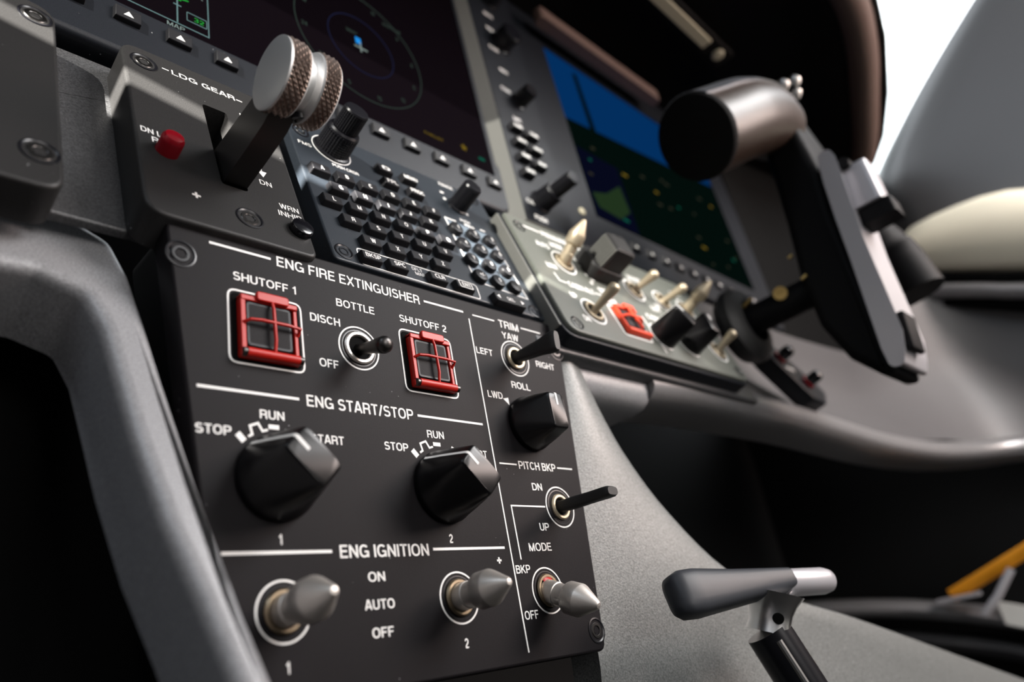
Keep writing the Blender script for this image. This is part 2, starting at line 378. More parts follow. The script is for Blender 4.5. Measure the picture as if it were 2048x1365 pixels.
# ------------------------------------------------------------------ shared fittings
def screw(par, u, v, n, r=4.6, hex_=True, tone='gun'):
    """countersunk panel fastener in a dark cup"""
    X = Matrix.Translation((u, v, n)); b = B()
    b.lathe([(r + 0.5, -0.4), (r + 0.5, 0.22), (r, 0.3), (r - 0.5, -0.0), (r - 0.6, -1.0), (0.01, -1.0)], X, 28, 0, True, False)
    h = 0.25
    b.lathe([(r - 1.0, -0.9), (r - 1.0, h - 0.5), (r - 1.5, h), (r * 0.44, h), (r * 0.40, h - 0.15)], X, 28, 1, False, False)
    b.lathe([(r * 0.40, h - 0.15), (r * 0.38, -0.9), (0.01, -0.9)], X, 6 if hex_ else 20, 2, False, True)
    return b.build('mounting_screw', ['black', tone, 'void'], par)
def toggle_base(par, u, v, n, tone='steel', name='toggle_switch', label=None, r=6.2):
    """threaded bushing and nut down in its hole"""
    X = Matrix.Translation((u, v, n)); b = B()
    b.lathe([(7.0, -0.5), (7.0, 0.10), (6.6, 0.12), (6.4, -0.2), (6.4, -1.0)], X, 32, 2, False, False)
    b.lathe([(r, -1.0), (r, 0.6), (r - 0.5, 1.1), (r - 1.3, 1.1), (r - 1.6, 0.7), (r - 1.7, -1.0)], X, 24, 0, False, False)
    b.lathe([(r - 1.75, 0.0), (0.01, 0.05)], X, 24, 1, False, True)
    return tag(b.build(name, [tone, 'void', 'black'], par), label)
def bat_lever(sw, u, v, n, d, L, tone='gun', label=None):
    X = axis_mat((u, v, n), d); b = B()
    b.lathe([(2.2, 0), (2.0, 2), (1.9, 4), (2.3, L * 0.5), (2.9, L * 0.8), (3.05, L - 2.6), (2.8, L - 1.3), (2.0, L - 0.4), (0.9, L), (0.01, L + 0.05)], X, 20)
    return tag(b.build('lever', tone, sw), label)
def lock_lever(sw, u, v, n, d, L, tone='nickel', label=None, k=1.0):
    """pull-to-unlock lever: sleeve, waist and pointed cap"""
    X = axis_mat((u, v, n), d); b = B()
    b.lathe([(4.0 * k, 0.2), (4.4 * k, 0.8), (4.4 * k, L * 0.24), (4.1 * k, L * 0.25), (4.1 * k, L * 0.42), (5.6 * k, L * 0.45), (5.8 * k, L * 0.47), (5.8 * k, L * 0.66), (5.6 * k, L * 0.68),
             (1.7 * k, L * 0.965), (1.0 * k, L * 0.993), (0.01, L)], X, 32)
    return tag(b.build('lever', tone, sw), label)
def paddle_lever(sw, u, v, n, d, L, label=None, w0=2.4, w1=5.0, th=2.0, roll=0.0):
    """flat black paddle sleeve widening to the tip"""
    X = axis_mat((u, v, n), d, roll); rings = []
    for t, a, h in ((0, w0, w0), (0.12, w0, w0), (0.3, w0 * 1.15, w0 * 1.05), (0.6, w1 * 0.72, w0 * 0.98), (0.88, w1, th), (0.96, w1, th * 0.95), (1.0, w1 * 0.88, th * 0.7)):
        rings.append([(a * math.copysign(abs(math.cos(q)) ** 0.6, math.cos(q)), h * math.copysign(abs(math.sin(q)) ** 0.6, math.sin(q)), t * L) for q in [2 * math.pi * i / 20 for i in range(20)]])
    b = B().loft(rings, 0, True, True, X)
    o = tag(b.build('lever', 'rubber', sw), label)
    return o
def bar_knob(par, u, v, n, ang, r=12.0, H=20.0, hw=4.6, hl=9.2, name='rotary_knob', label=None, toff=0.0, flute=False, line=True):
    """round skirt blending into a raised bar grip with a white pointer line"""
    X = Matrix.Translation((u, v, n)) @ Matrix.Rotation(ang, 4, 'Z'); b = B(); K = 64
    def ring(h, t, s=1.0):
        out = []
        for i in range(K):
            a = 2 * math.pi * i / K; cx, cy = r * s * math.cos(a), r * s * math.sin(a)
            e = 0.24; sx_ = hw * math.copysign(abs(math.cos(a)) ** e, math.cos(a)); sy_ = hl * math.copysign(abs(math.sin(a)) ** e, math.sin(a))
            out.append((cx * (1 - t) + sx_ * t * s, cy * (1 - t) + sy_ * t * s + toff * t, h))
        return out
    tt = lambda h: max(0.0, min(1.0, (h - 3.0) / (H - 3.6)))
    hs = [(0, 1.0), (1.6, 1.02), (2.6, 1.0), (3.2, 0.985), (H * 0.3, 0.99), (H * 0.5, 1.0), (H * 0.7, 1.0), (H * 0.86, 1.0), (H - 1.0, 1.0), (H - 0.35, 0.97), (H, 0.90)]
    b.loft([ring(h, tt(h), s_) for h, s_ in hs], 0, True, True, X)
    if flute:
        for sgn in (-1, 1):
            for k in range(5):
                y = -5.0 + k * 2.3
                b.tube([(sgn * (hw + 3.6), y, H * 0.42), (sgn * (hw + 0.9), y, H * 0.70), (sgn * (hw + 0.15), y, H * 0.86)], 0.55, 6, 0, X)
    o = tag(b.build(name, 'knob', par, 40), label)
    if line:
        ln = B(); w_ = 0.55
        pts = []
        for h, sc in hs[2:]:
            t = tt(h); pts.append((0, r * sc * (1 - t) + hl * t * sc + toff * t + 0.14, h + 0.10))
        pts.append((0, hl * 0.30 + toff, H + 0.10))
        ln.loft([[(-w_, p[1], p[2]), (w_, p[1], p[2]), (w_, p[1] - 0.3, p[2] - 0.3), (-w_, p[1] - 0.3, p[2] - 0.3)] for p in pts], 0, True, True, X)
        tag(ln.build('pointer_line', 'ink', o), 'white pointer line')
    return o
def knurled(par, u, v, n, prof, name, label=None, ribs=40, tone='black', d=(0, 0, 1)):
    """turned knob whose outer wall carries fine ribs; prof entries are (radius, height, ribbed)"""
    X = axis_mat((u, v, n), d); b = B(); seg = ribs * 4; rings = []
    P2 = []
    for i, (r, h, kn) in enumerate(prof):
        if i and kn == 1 or (i and prof[i - 1][2] == 1 and kn == 1):
            r0, h0 = prof[i - 1][:2]; m_ = max(2, int((h - h0) / 0.55)) if prof[i - 1][2] == 1 else 1
            for q in range(1, m_): P2.append((r0 + (r - r0) * q / m_ - (0.16 if q % 2 else 0), h0 + (h - h0) * q / m_, 1))
        P2.append((r, h, kn))
    for r, h, kn in P2:
        rings.append([((r - (0.22 if (kn and (i % 4) in (0, 3)) else 0)) * math.cos(2 * math.pi * i / seg), (r - (0.22 if (kn and (i % 4) in (0, 3)) else 0)) * math.sin(2 * math.pi * i / seg), h) for i in range(seg)])
    b.loft(rings, 0, True, True, X)
    return tag(b.build(name, tone, par, 25), label)
def ring_mark(b, u, v, n, r=8.1, w_=0.55): b.line(circ((u, v), r, 40), w_, n, 0, True)
def plus_mark(b, u, v, n, s=1.5): b.line([(u - s, v), (u + s, v)], 0.7, n); b.line([(u, v - s), (u, v + s)], 0.7, n)

# ------------------------------------------------------------------ engine control panel (flat, upright)
eng = thing('engine_control_panel', ENG, 'black tapered engine panel with fire extinguisher, start/stop and ignition switches', 'control panel')
out = rpoly([(-107, -133), (42, -133), (58, 8.8), (-123, 8.8)], [4, 4, 3, 5])
hole_t = [(-56.8, -24.4), (23.7, -14.0), (32.5, -78.2), (-90.6, -109.5), (-27.7, -109.6), (15.7, -109.6)]
B().plate(out, 0, -9, 0.9, mi=0).build('faceplate', 'panel', eng)
k = B(); ht = 2.9
for t, x, z, w_, h in (('ENG FIRE EXTINGUISHER', -56.1, 2.4, 60.8, 3.9), ('SHUTOFF 1', -90.9, -7.4, 22.0, 3.0), ('BOTTLE', -56.4, -7.8, 16.1, 3.0), ('DISCH', -69.5, -16.0, 11.7, 3.0),
    ('OFF', -69.5, -32.4, 7.3, 3.0), ('SHUTOFF 2', -25.5, -7.9, 23.1, 3.0), ('ENG START/STOP', -57.9, -46.8, 42.2, 3.9), ('TRIM', 23.6, 1.8, 12.2, 3.6), ('YAW', 23.3, -3.6, 9.9, 3.0),
    ('LEFT', 5.5, -14.0, 9.2, 2.9), ('RIGHT', 42.8, -14.1, 12.1, 2.9), ('ROLL', 23.7, -26.8, 11.3, 3.0), ('LWD', 7.1, -33.0, 8.3, 2.9), ('PITCH BKP', 23.8, -61.9, 21.8, 3.2),
    ('DN', 21.1, -70.4, 5.8, 2.9), ('UP', 20.7, -86.2, 5.3, 2.9), ('MODE', 16.1, -93.8, 12.5, 3.0), ('BKP', 4.6, -101.6, 7.4, 2.9), ('OFF', 4.7, -117.4, 7.1, 2.9),
    ('STOP', -109.1, -59.4, 10.3, 2.8), ('RUN', -91.0, -53.2, 8.0, 2.8), ('START', -72.5, -59.2, 11.8, 2.8), ('STOP', -45.9, -59.3, 9.9, 2.8), ('RUN', -27.7, -53.3, 7.8, 2.8), ('START', -9.4, -59.0, 11.8, 2.8),
    ('ENG IGNITION', -54.8, -93.9, 33.7, 3.8), ('ON', -59.5, -101.6, 6.2, 2.8), ('AUTO', -59.3, -109.6, 10.7, 2.8), ('OFF', -59.2, -117.5, 7.7, 2.8)):
    k.text(t, x, z, w_, h, 0)
for t, x, z in (('1', -90.5, -90.2), ('2', -27.6, -90.4), ('1', -90.3, -123.6), ('2', -27.5, -123.7)): k.text(t, x, z, None, 2.9, 0)
for a, c in (((-109.4, 2.5), (-88.6, 2.5)), ((-23.6, 2.5), (-2.8, 2.5)), ((-113.7, -46.8), (-81.6, -46.8)), ((-34.8, -46.8), (-3.0, -46.8)), ((-107.7, -93.8), (-74.3, -93.8)), ((-36.1, -93.8), (-2.9, -93.8)),
             ((2.3, 2.3), (15.0, 2.3)), ((31.4, 2.3), (44.2, 2.3)), ((2.3, -61.9), (11.8, -61.9)), ((35.8, -61.8), (45.4, -61.8)), ((-0.1, 0), (-0.1, -129.4))):
    k.line([a, c], 0.85 if a[0] < -1 else 0.6, 0)
k.line([(23.5, -78.3), (4.5, -78.3), (4.5, -98.2)], 0.6, 0)
for c in hole_t: ring_mark(k, c[0], c[1], 0)
for u0 in (-103.8, -38.2):
    k.line(rrect(u0, u0 + 25.0, -37.6, -12.6, 2.6), 0.6, 0, 0, True)
plus_mark(k, -6.7, -98.2, 0, 1.1)
k.line([(11.6, -34.2), (14.2, -33.6), (14.2, -36.4)], 0.3, 0, 0, True); k.add([(11.8, -34.4, 0.1), (14.2, -33.6, 0.1), (14.2, -36.2, 0.1)], [(0, 1, 2)])
for cx in (-90.6, -27.7):                                   # the start, run and stop marks around each selector
    cz = -72.7; R0 = 15.7
    def pol(a, r): return (cx + r * math.sin(a), cz + r * math.cos(a))
    a = -0.735
    k.line([pol(a, 14.2), pol(a, 17.2)], 1.9, 0)
    k.line([pol(-0.60, 14.6), pol(-0.50, 14.6), pol(-0.46, 17.2), pol(-0.30, 17.2), pol(-0.26, 14.6), pol(-0.14, 14.8)], 0.7, 0)
    k.line([(cx - 1.8, cz + 15.7), (cx + 1.6, cz + 15.7)], 1.4, 0)
    k.line([pol(0.45, 15.0), pol(0.45, 17.0)], 1.2, 0)
k.build('lettering', 'ink', eng)
for u, v in ((-118.1, -4.4), (53.0, -5.0), (38.6, -125.6), (-103.0, -126.0)): screw(eng, u, v, 0, 4.2, tone='black' if u < -110 else 'gun')
for u0, nm in ((-103.8, '1'), (-38.2, '2')):
    cx = u0 + 12.5; cz = -25.1
    sb = B(); sb.box(cx - 11.6, cx + 11.6, cz - 11.6, cz + 11.6, -2, 0.25, 0.2, 1.8, 0)
    sb.box(cx - 8.2, cx + 7.4, cz - 7.6, cz + 8.0, 0, 2.6, 0.5, 1.2, 1); sb.line(rrect(cx - 7.5, cx + 6.7, cz - 6.9, cz + 7.3, 1.0), 0.7, 2.5, 2, True)
    tag(sb.build('shutoff_button', ['void', 'panel', 'bezel'], eng), 'square black push button inside the red guard of SHUTOFF ' + nm)
    g = B()
    g.box(cx - 9.9, cx - 8.2, cz - 8.6, cz + 9.6, 0.3, 2.8, 0.3, 0.4); g.box(cx + 8.2, cx + 9.6, cz - 8.6, cz + 8.6, 0.3, 2.4, 0.3, 0.4)
    g.box(cx - 9.9, cx + 9.6, cz + 8.0, cz + 10.0, 0.3, 3.0, 0.4, 0.6)
    g.box(cx - 5.0, cx + 6.2, cz + 8.2, cz + 11.6, 2.6, 4.0, 0.5, 1.2)
    g.tube([(cx + 0.3, cz + 9.0, 3.4), (cx + 0.4, cz + 6, 4.2), (cx + 0.5, cz - 5, 4.4), (cx + 0.5, cz - 9.5, 3.4)], 0.55, 10)
    g.tube([(cx - 9.2, cz + 0.2, 2.4), (cx - 7.4, cz + 0.8, 4.0), (cx - 4, cz + 1.0, 4.4), (cx + 5, cz + 1.0, 4.4), (cx + 9.6, cz + 0.8, 4.0), (cx + 9.4, cz - 1.0, 2.2)], 0.55, 10)
    g.box(cx - 9.9, cx + 10.2, cz - 11.0, cz - 8.2, 0.2, 2.6, 0.8, 0.6)
    g.tube([(cx - 8.4, cz - 9.8, 2.6), (cx + 9.0, cz - 9.8, 2.6)], 1.6, 16)
    go = tag(g.build('button_guard', 'red', eng), 'red wire guard hinged over the SHUTOFF %s button' % nm)
    for x0, x1 in ((cx - 9.6, cx - 8.0), (cx + 8.8, cx + 10.4)):
        h = B(); h.tube([(x0, cz - 9.8, 2.6), (x1, cz - 9.8, 2.6)], 1.4, 14); tag(h.build('hinge_pin', 'gun', go), 'dark metal hinge pin')
s1 = toggle_base(eng, -56.8, -24.4, 0, 'nickel', label='fire bottle toggle switch between DISCH and OFF')
bat_lever(s1, -56.8, -24.4, -1.5, (0, -4.9, 15.2), 18.5, 'gun', 'dark grey rounded bat lever')
s2 = toggle_base(eng, 23.7, -14.0, 0, 'cream_metal', label='yaw trim switch with long black paddle', r=5.2)
paddle_lever(s2, 23.7, -14.0, -0.5, (0, -2.0, 22.5), 24.5, 'black flared paddle lever', 2.3, 4.6, 2.3, math.pi / 2)
s3 = toggle_base(eng, 32.5, -78.2, 0, 'cream_metal', label='pitch backup trim switch with black paddle', r=5.2)
paddle_lever(s3, 32.5, -78.2, -0.5, (0, -1.3, 26), 27.5, 'slim black paddle lever', 2.3, 3.4, 2.2)
for u, v, d, L, nm in ((-90.6, -109.5, (0, 0.4, 24.2), 26, 'ignition toggle switch of engine 1'), (-27.7, -109.6, (0, 0.0, 23.4), 25, 'ignition toggle switch of engine 2'), (15.7, -109.6, (0, -9.2, 21.8), 25, 'pitch backup mode toggle set to OFF')):
    s = toggle_base(eng, u, v, 0, 'bronze', label=nm, r=6.0)
    lock_lever(s, u, v, -1.2, d, L, 'nickel', 'bead blasted metal lever with pointed cap')
tg = B(); tg.lathe([(2.0, 0.2), (2.6, 0.9), (1.8, 1.3), (0.01, 1.3)], axis_mat((15.7, -106.2, 0.0), (0, 0.4, 1)), 16)
tag(tg.build('red_collar', 'red', eng), 'worn red paint showing inside the BKP switch')
bar_knob(eng, -90.6, -72.7, 0, math.radians(44), 12.6, 20.5, 5.0, 7.9, label='start/stop selector knob of engine 1 turned to STOP', flute=True)
bar_knob(eng, -27.7, -72.7, 0, math.radians(44), 12.6, 20.5, 5.0, 7.9, label='start/stop selector knob of engine 2 turned to STOP', flute=True)
bar_knob(eng, 23.7, -44.0, 0, 0.0, 11.4, 17.0, 4.6, 7.6, label='roll trim knob pointing straight up')

# ------------------------------------------------------------------ landing gear panel (on the sloping ledge)
ldg = thing('landing_gear_panel', LED, 'charcoal landing gear panel with slotted lever, left of the keypad', 'control panel')
lo = rpoly([(-129.5, -2.6), (-71.5, -2.6), (-71.5, 96), (-129.5, 96)], [8, 4, 4, 7])
slot = rpoly([(-102.2, 24.0), (-92.6, 24.0), (-92.6, 72.6), (-102.2, 72.6)], 1.5, 3)
B().plate(lo, 2, -12, 1.3, [slot[::-1]], hm=1).build('faceplate', ['ldg', 'void'], ldg)
k = B()
k.text('LDG GEAR', -99.4, 87.0, 25.0, 3.2, 2, bold=0.004); k.line([(-115.4, 87.0), (-112.9, 87.0)], 0.5, 2); k.line([(-86.4, 86.6), (-83.9, 86.6)], 0.5, 2)
k.build('title_lettering', 'ink', ldg); k = B()
k.text('DN LOCK', -120.4, 40.4, 13.6, 2.9, 2); k.text('REL', -120.6, 36.2, 6.8, 2.9, 2)
k.build('lock_lettering', 'ink', ldg); k = B()
k.text('DN', -84.4, 33.2, 4.8, 2.8, 2, bold=0.004); k.text('UP', -84.4, 75.5, 4.8, 2.8, 2, bold=0.004)
k.line([(-84.6, 70.5), (-84.6, 40.5)], 0.5, 2); k.add([(-86.6, 40.4, 2.1), (-82.6, 40.4, 2.1), (-84.6, 36.6, 2.1)], [(0, 2, 1)])
k.build('position_lettering', 'ink', ldg); k = B()
k.text('WRN', -77.5, 22.2, 7.6, 2.8, 2, bold=0.004); k.text('INHIB', -78.0, 17.8, 9.4, 2.8, 2, bold=0.004)
k.build('inhibit_lettering', 'ink', ldg); k = B()
plus_mark(k, -112.5, 12.3, 2, 1.4); k.build('cross_mark', 'ink', ldg)
for u, v in ((-122, 85.8), (-95, 8.8)): screw(ldg, u, v, 2, 4.4)
b = B(); b.lathe([(3.9, 0), (3.8, 4.6), (3.6, 5.8), (3.0, 6.6), (1.8, 7.0), (0.01, 7.1)], Matrix.Translation((-119.6, 31.8, 2)), 28)
tag(b.build('lock_release_button', 'redcap', ldg), 'red down-lock release button')
b = B(); b.lathe([(4.3, 0), (4.3, 2.0), (4.0, 2.6), (3.4, 2.9), (0.01, 3.1)], Matrix.Translation((-75.9, 10.4, 2)), 28)
tag(b.build('warning_inhibit_button', 'gloss', ldg), 'round black WRN INHIB button')
gl = B()                                                   # the lever: a flat bar out of the slot, then the wheel-shaped grip
gl.loft([[( -101.6, vc - hv, n), (-93.2, vc - hv, n), (-93.2, vc + hv, n), (-101.6, vc + hv, n)] for vc, hv, n in ((36, 9.6, -9), (34.4, 9.4, 2), (31.5, 8.8, 18), (29.5, 8.2, 30), (29.5, 7.0, 38))], 0)
glo = tag(gl.build('gear_lever', 'gun', ldg), 'landing gear lever set to DN')
wb_ = B()
def wheel(b, u0, u1, r, mi):
    seg = 112; n_ = 12; rings = []                         # little pyramids in a diamond pattern
    for i in range(n_ + 1):
        u = u0 + (u1 - u0) * i / n_; ring = []
        for q in range(seg):
            h = 0.0
            for a_, c_ in ((0, 0), (2, 2)):
                da = min((q - a_) % 4, (a_ - q) % 4); dc = min((i - c_) % 4, (c_ - i) % 4); h = max(h, 1 - (da + dc) / 2)
            rr = (r - 0.75 + 0.75 * h) if 0 < i < n_ else r - 0.6; t = 2 * math.pi * q / seg
            ring.append((u, 31 + rr * math.cos(t), 43 + rr * math.sin(t)))
        rings.append(ring)
    b.loft(rings, mi, False, False)
wheel(wb_, -102.6, -96.2, 13.0, 0); wheel(wb_, -90.8, -85.2, 13.0, 0)
wo_ = wb_.build('grip_tread', 'knurl', glo, 8); [setattr(p, 'use_smooth', False) for p in wo_.data.polygons]; tag(wo_, 'knurled brownish tread of the wheel grip')
XW = Matrix(((0, 0, 1, 0), (1, 0, 0, 31), (0, 1, 0, 43), (0, 0, 0, 1)))
hb = B(); hb.lathe([(0.01, -103.6), (3.0, -103.7), (11.6, -103.6), (12.5, -103.2), (12.5, -102.5)], XW, 48)
hb.lathe([(12.5, -96.2), (12.1, -95.6), (10.4, -95.2), (9.8, -94.6), (9.8, -92.6), (10.6, -91.9), (12.0, -91.4), (12.4, -90.7)], XW, 48, 0, False, False)
hb.lathe([(12.4, -85.2), (11.8, -84.5), (0.01, -84.3)], XW, 48)
tag(hb.build('grip_hub', 'hub', glo), 'bright turned aluminium faces of the wheel grip')
cb = B(); cb.lathe([(3.1, 0), (3.1, 1.6), (1.8, 1.7), (1.7, 0.7), (0.01, 0.7)], axis_mat((-91.6, 23.6, 36.4), (0.15, -0.8, -0.55)), 20)
tag(cb.build('set_screw', 'black', glo), 'black set screw under the grip')

# ------------------------------------------------------------------ blank panel at the far left on the same ledge
bl = thing('blank_cover_panel', LED, 'plain dark cover panel with two fasteners at the far left edge', 'control panel')
B().plate(rpoly([(-215, -5.5), (-150.6, -5.5), (-150.6, 96), (-215, 96)], [6, 7, 9, 6]), 2, -12, 1.2).build('faceplate', 'ldg', bl)
for u, v in ((-156.9, 86.2), (-156.6, 9.6)): screw(bl, u, v, 2, 4.8)
B().line([(-177, 92.4), (-163.5, 92.4)], 0.9, 2).build('lettering', 'ink', bl)

# ------------------------------------------------------------------ keypad
kp = thing('flight_management_keypad', LED, 'dark blue-black keypad with A to Z keys, number pad and two knobs', 'keypad')
B().plate(rpoly([(-62.5, 3.6), (53, 3.6), (53, 95.5), (-62.5, 95.5)], [3, 2, 3, 4]), 0, -11, 0.9).build('faceplate', 'kbd', kp)
k = B()
k.line(rpoly([(-50.6, 2.9 + 2), (10.8, 4.6), (12.4, 14.0), (-50.2, 14.0)], 2.0, 4), 0.5, 0, 0, True)
k.line([(21.5, 61.6), (14.6, 61.6), (14.0, 17.2), (46.6, 15.8), (44.0, 55.0)], 0.75, 0); k.line([(30.5, 62.0), (27.0, 62.0)], 0.7, 0); k.line([(41.3, 62.4), (37.8, 62.4)], 0.7, 0)
k.add([(15.4, 60.4, 0.05), (15.0, 18.0, 0.05), (45.6, 16.8, 0.05), (43.4, 60.4, 0.05)], [(0, 1, 2, 3)], 1)  # painted glare between the number keys
k.text('FMS', -56.6, 77.8, 6.4, 2.3, 0); k.text('PUSH CRSR', -38.6, 69.6, 13.4, 2.0, 0); k.text('DFLT', -21.4, 12.0, 5.4, 1.9, 0, bold=0.0); k.text('MAP', -20.6, 9.4, 5.2, 1.9, 0, bold=0.0)
k.text('RANGE', 28.2, 92.6, 9.5, 2.4, 0); k.text('PUSH', 29.0, 64.8, 6.5, 2.0, 0); k.text('PAN', 30.5, 61.6, 6.0, 2.0, 0)
k.line([(21.0, 84.6), (23.4, 84.6)], 1.3, 0); k.line([(21.0, 78.6), (22.6, 79.8)], 1.6, 0); k.line([(39, 82.5), (40.4, 81.6)], 1.2, 0); k.line([(33.2, 72.8), (34.6, 72.2)], 1.2, 0)
k.text('SEL', 28.0, 12.0, 12.0, 1.0, 0)
ring_mark(k, -42.6, 81.2, 0, 9.4, 0.45)
k.build('lettering', ['ink', 'glare_patch'], kp)
for u, v in ((-56.3, 87.2), (-56.9, 9.2), (46.8, 7.6), (45.5, 90)): screw(kp, u, v, 0, 3.5, False, 'gun' if v > 20 else 'bezel')
def key(par, u, v, wd, hh, t, name, fs=2.5, H=2.9, tw=None):
    b = B(); b.box(u - wd / 2 - 0.5, u + wd / 2 + 0.5, v - hh / 2 - 0.5, v + hh / 2 + 0.5, -0.2, H, 0.5, 1.0, 0, None, 0.45)
    if t: b.text(t, u + 0.4, v, tw, fs, H, 1, bold=0.03)
    return b.build(name, ['key', 'ink'], par)
rows = (('ABCDEF', -55.2, 58.3), ('GHIJK', -49.2, 48.2), ('LMNOPQ', -55.2, 38.0), ('RSTUV', -49.2, 28.0), ('WXYZ', -43.1, 17.9))
for letters, u0, v in rows:
    for i, ch in enumerate(letters):
        key(kp, u0 + 11.85 * i, v, 8.4, 5.0, ch, 'letter_key')
for t, u, w_, tw in (('BKSP', -46.4, 8.8, 7.0), ('SPC', -33.8, 8.8, 5.4), ('CLR', -13.4, 8.8, 5.2), ('ENT', 1.2, 9.6, 4.8)):
    o = key(kp, u, 7.8, w_, 4.6, t, 'function_key', 2.3, 2.9, tw)
    if t == 'ENT': kk = B().line(rrect(-2.2, 4.7, 5.8, 9.8, 0.5), 0.4, 2.9, 0, True); kk.build('key_outline', 'ink', o)
for t, u, v, tw in (('D', -15.9, 79.7, 4.2), ('MENU', -1.5, 80.0, 7.8), ('FPL', -15.7, 69.7, 5.8), ('PROC', -1.2, 69.8, 7.8)):
    key(kp, u, v, 8.0, 4.6, t, 'function_key', 2.6, 2.9, tw)
for i, t in enumerate(('1', '2', '3', '4', '5', '6', '7', '8', '9', '+/-', '0', '.')):
    u, v = 16.3 + 11.1 * (i % 3), 52.2 - 10.85 * (i // 3); b = B()
    b.lathe([(3.9, -0.2), (3.8, 2.2), (3.4, 2.8), (2.8, 3.0), (0.01, 3.0)], Matrix.Translation((u, v, 0)), 24)
    b.text(t, u + 0.3, v, 3.4 if len(t) > 1 else None, 2.4, 3.02, 1, bold=0.03); b.build('number_key', ['key', 'ink'], kp)
b = B(); b.box(17.5, 37.5, 3.4, 10.0, -0.2, 3.2, 0.5, 2.2, 0, None, 0.4); b.text('SEL', 27.6, 6.7, 4.6, 2.0, 3.2, 1)
b.add([(18.9, 6.7, 3.3), (20.9, 5.4, 3.3), (20.9, 8.0, 3.3)], [(0, 1, 2)], 1); b.add([(36.3, 6.7, 3.3), (34.3, 8.0, 3.3), (34.3, 5.4, 3.3)], [(0, 1, 2)], 1)
tag(b.build('selector_key', ['key', 'ink'], kp), 'wide rocker key marked with two arrows')
kn = knurled(kp, -42.6, 81.2, 0, [(8.6, 0, 0), (8.6, 0.8, 0), (7.9, 1.2, 1), (7.6, 10.6, 1), (7.5, 10.7, 0), (7.3, 11.4, 0), (6.6, 12.2, 0), (0.1, 12.3, 0)], 'selector_knob', 'stacked FMS selector knob', 36, 'black')
knurled(kn, -42.6, 81.2, 0, [(5.3, 12.2, 0), (5.9, 12.6, 1), (5.7, 21.4, 1), (5.6, 21.6, 0), (5.2, 22.3, 0), (4.6, 22.4, 0), (0.1, 22.2, 0)], 'inner_knob', None, 32, 'black')
knurled(kp, 28.4, 75.6, 0, [(5.6, 0, 0), (5.6, 1.0, 0), (5.2, 1.3, 1), (5.0, 13.6, 1), (4.9, 13.8, 0), (4.4, 14.6, 0), (3.6, 14.7, 0), (0.1, 14.5, 0)], 'range_knob', 'small ribbed RANGE knob', 28, 'black')

# ------------------------------------------------------------------ pressurisation panel, right of the keypad
ep = thing('pressurization_panel', LED, 'sunlit grey-green switch panel with metal toggles, right of the keypad', 'control panel')
XO = Matrix.Translation((0, 0, 0)); NF = 8.0
b = B(); b.plate(rpoly([(52.5, -10.5), (229, -10.5), (229, 78), (52.5, 78)], [9, 9, 4, 3]), NF - 2.2, -7, 0.9, mi=2)
b.box(51.7, 53.4, -4, 76, -6, NF - 2.4, 0.3, 0.3, 1)  # light skirt only on the sunlit left; the base is dark for its shaded underside
b.plate(rpoly([(54.6, -8.6), (227, -8.6), (227, 76), (54.6, 76)], [8, 8, 3, 2.4]), NF, NF - 2.6, 1.0)
b.build('faceplate', ['green_grey', 'housing', 'bezel'], ep)
k = B()
for t, u, v, w_ in (('PRESSURIZATION', 96, 69.0, 31), ('MODE', 87.5, 61.5, 10), ('AUTO', 74.0, 57.2, 9.5), ('MAN', 70.6, 39.8, 7.5), ('CABIN ALT', 87, 28.6, 20), ('UP', 74.8, 19.7, 4.8), ('DN', 74.6, 3.7, 4.8),
    ('DUMP', 111, 26.5, 9), ('BLEED', 133, 57.0, 11), ('ECS', 102, 56.5, 8), ('OFF', 108, 33.5, 6.5), ('BLEED', 158, 59.5, 13), ('CKPT', 160, 34.5, 9), ('CABIN', 150, 24.5, 15), ('OFF', 166, 39, 6), ('TEMP', 203, 60.5, 10)):
    k.text(t, u, v, w_ * 1.05, 3.8, NF, bold=0.06)
k.line([(65.3, 69.0), (78.4, 69.0)], 1.1, NF); k.line([(68.9, 34.2), (70.2, 28.8), (75.5, 28.6)], 0.8, NF); k.line([(98, 28.6), (106, 28.6)], 0.8, NF)
for u, v in ((85.0, 47.2), (85.0, 11.2), (148, 46.8), (177.8, 46.7), (204.8, 46.8), (209.2, 12.7)): ring_mark(k, u, v, NF, 8.3, 0.9)
k.line(rrect(103.6, 129.0, 0.4, 22.2, 2.4), 0.9, NF, 0, True); k.line([(135.5, 22.0), (137.2, -5.0)], 0.9, NF)
for c in ((144.0, 8.7), (172.5, 10.0)):
    k.line([(c[0] + 9.4 * math.cos(a), c[1] + 9.4 * math.sin(a)) for a in [math.radians(100 + 10 * i) for i in range(20)]], 0.9, NF)
for a in range(5): k.line(circ((101.5 + 3.2 * (a % 2), 50.5 - 3.3 * a), 0.8, 10), 0.9, NF, 0, True)
k.build('lettering', 'ink', ep)
for u, v in ((61.7, 67.0), (63.2, -2.4), (219, -2.4), (219, 67)): screw(ep, u, v, NF, 3.6, False)
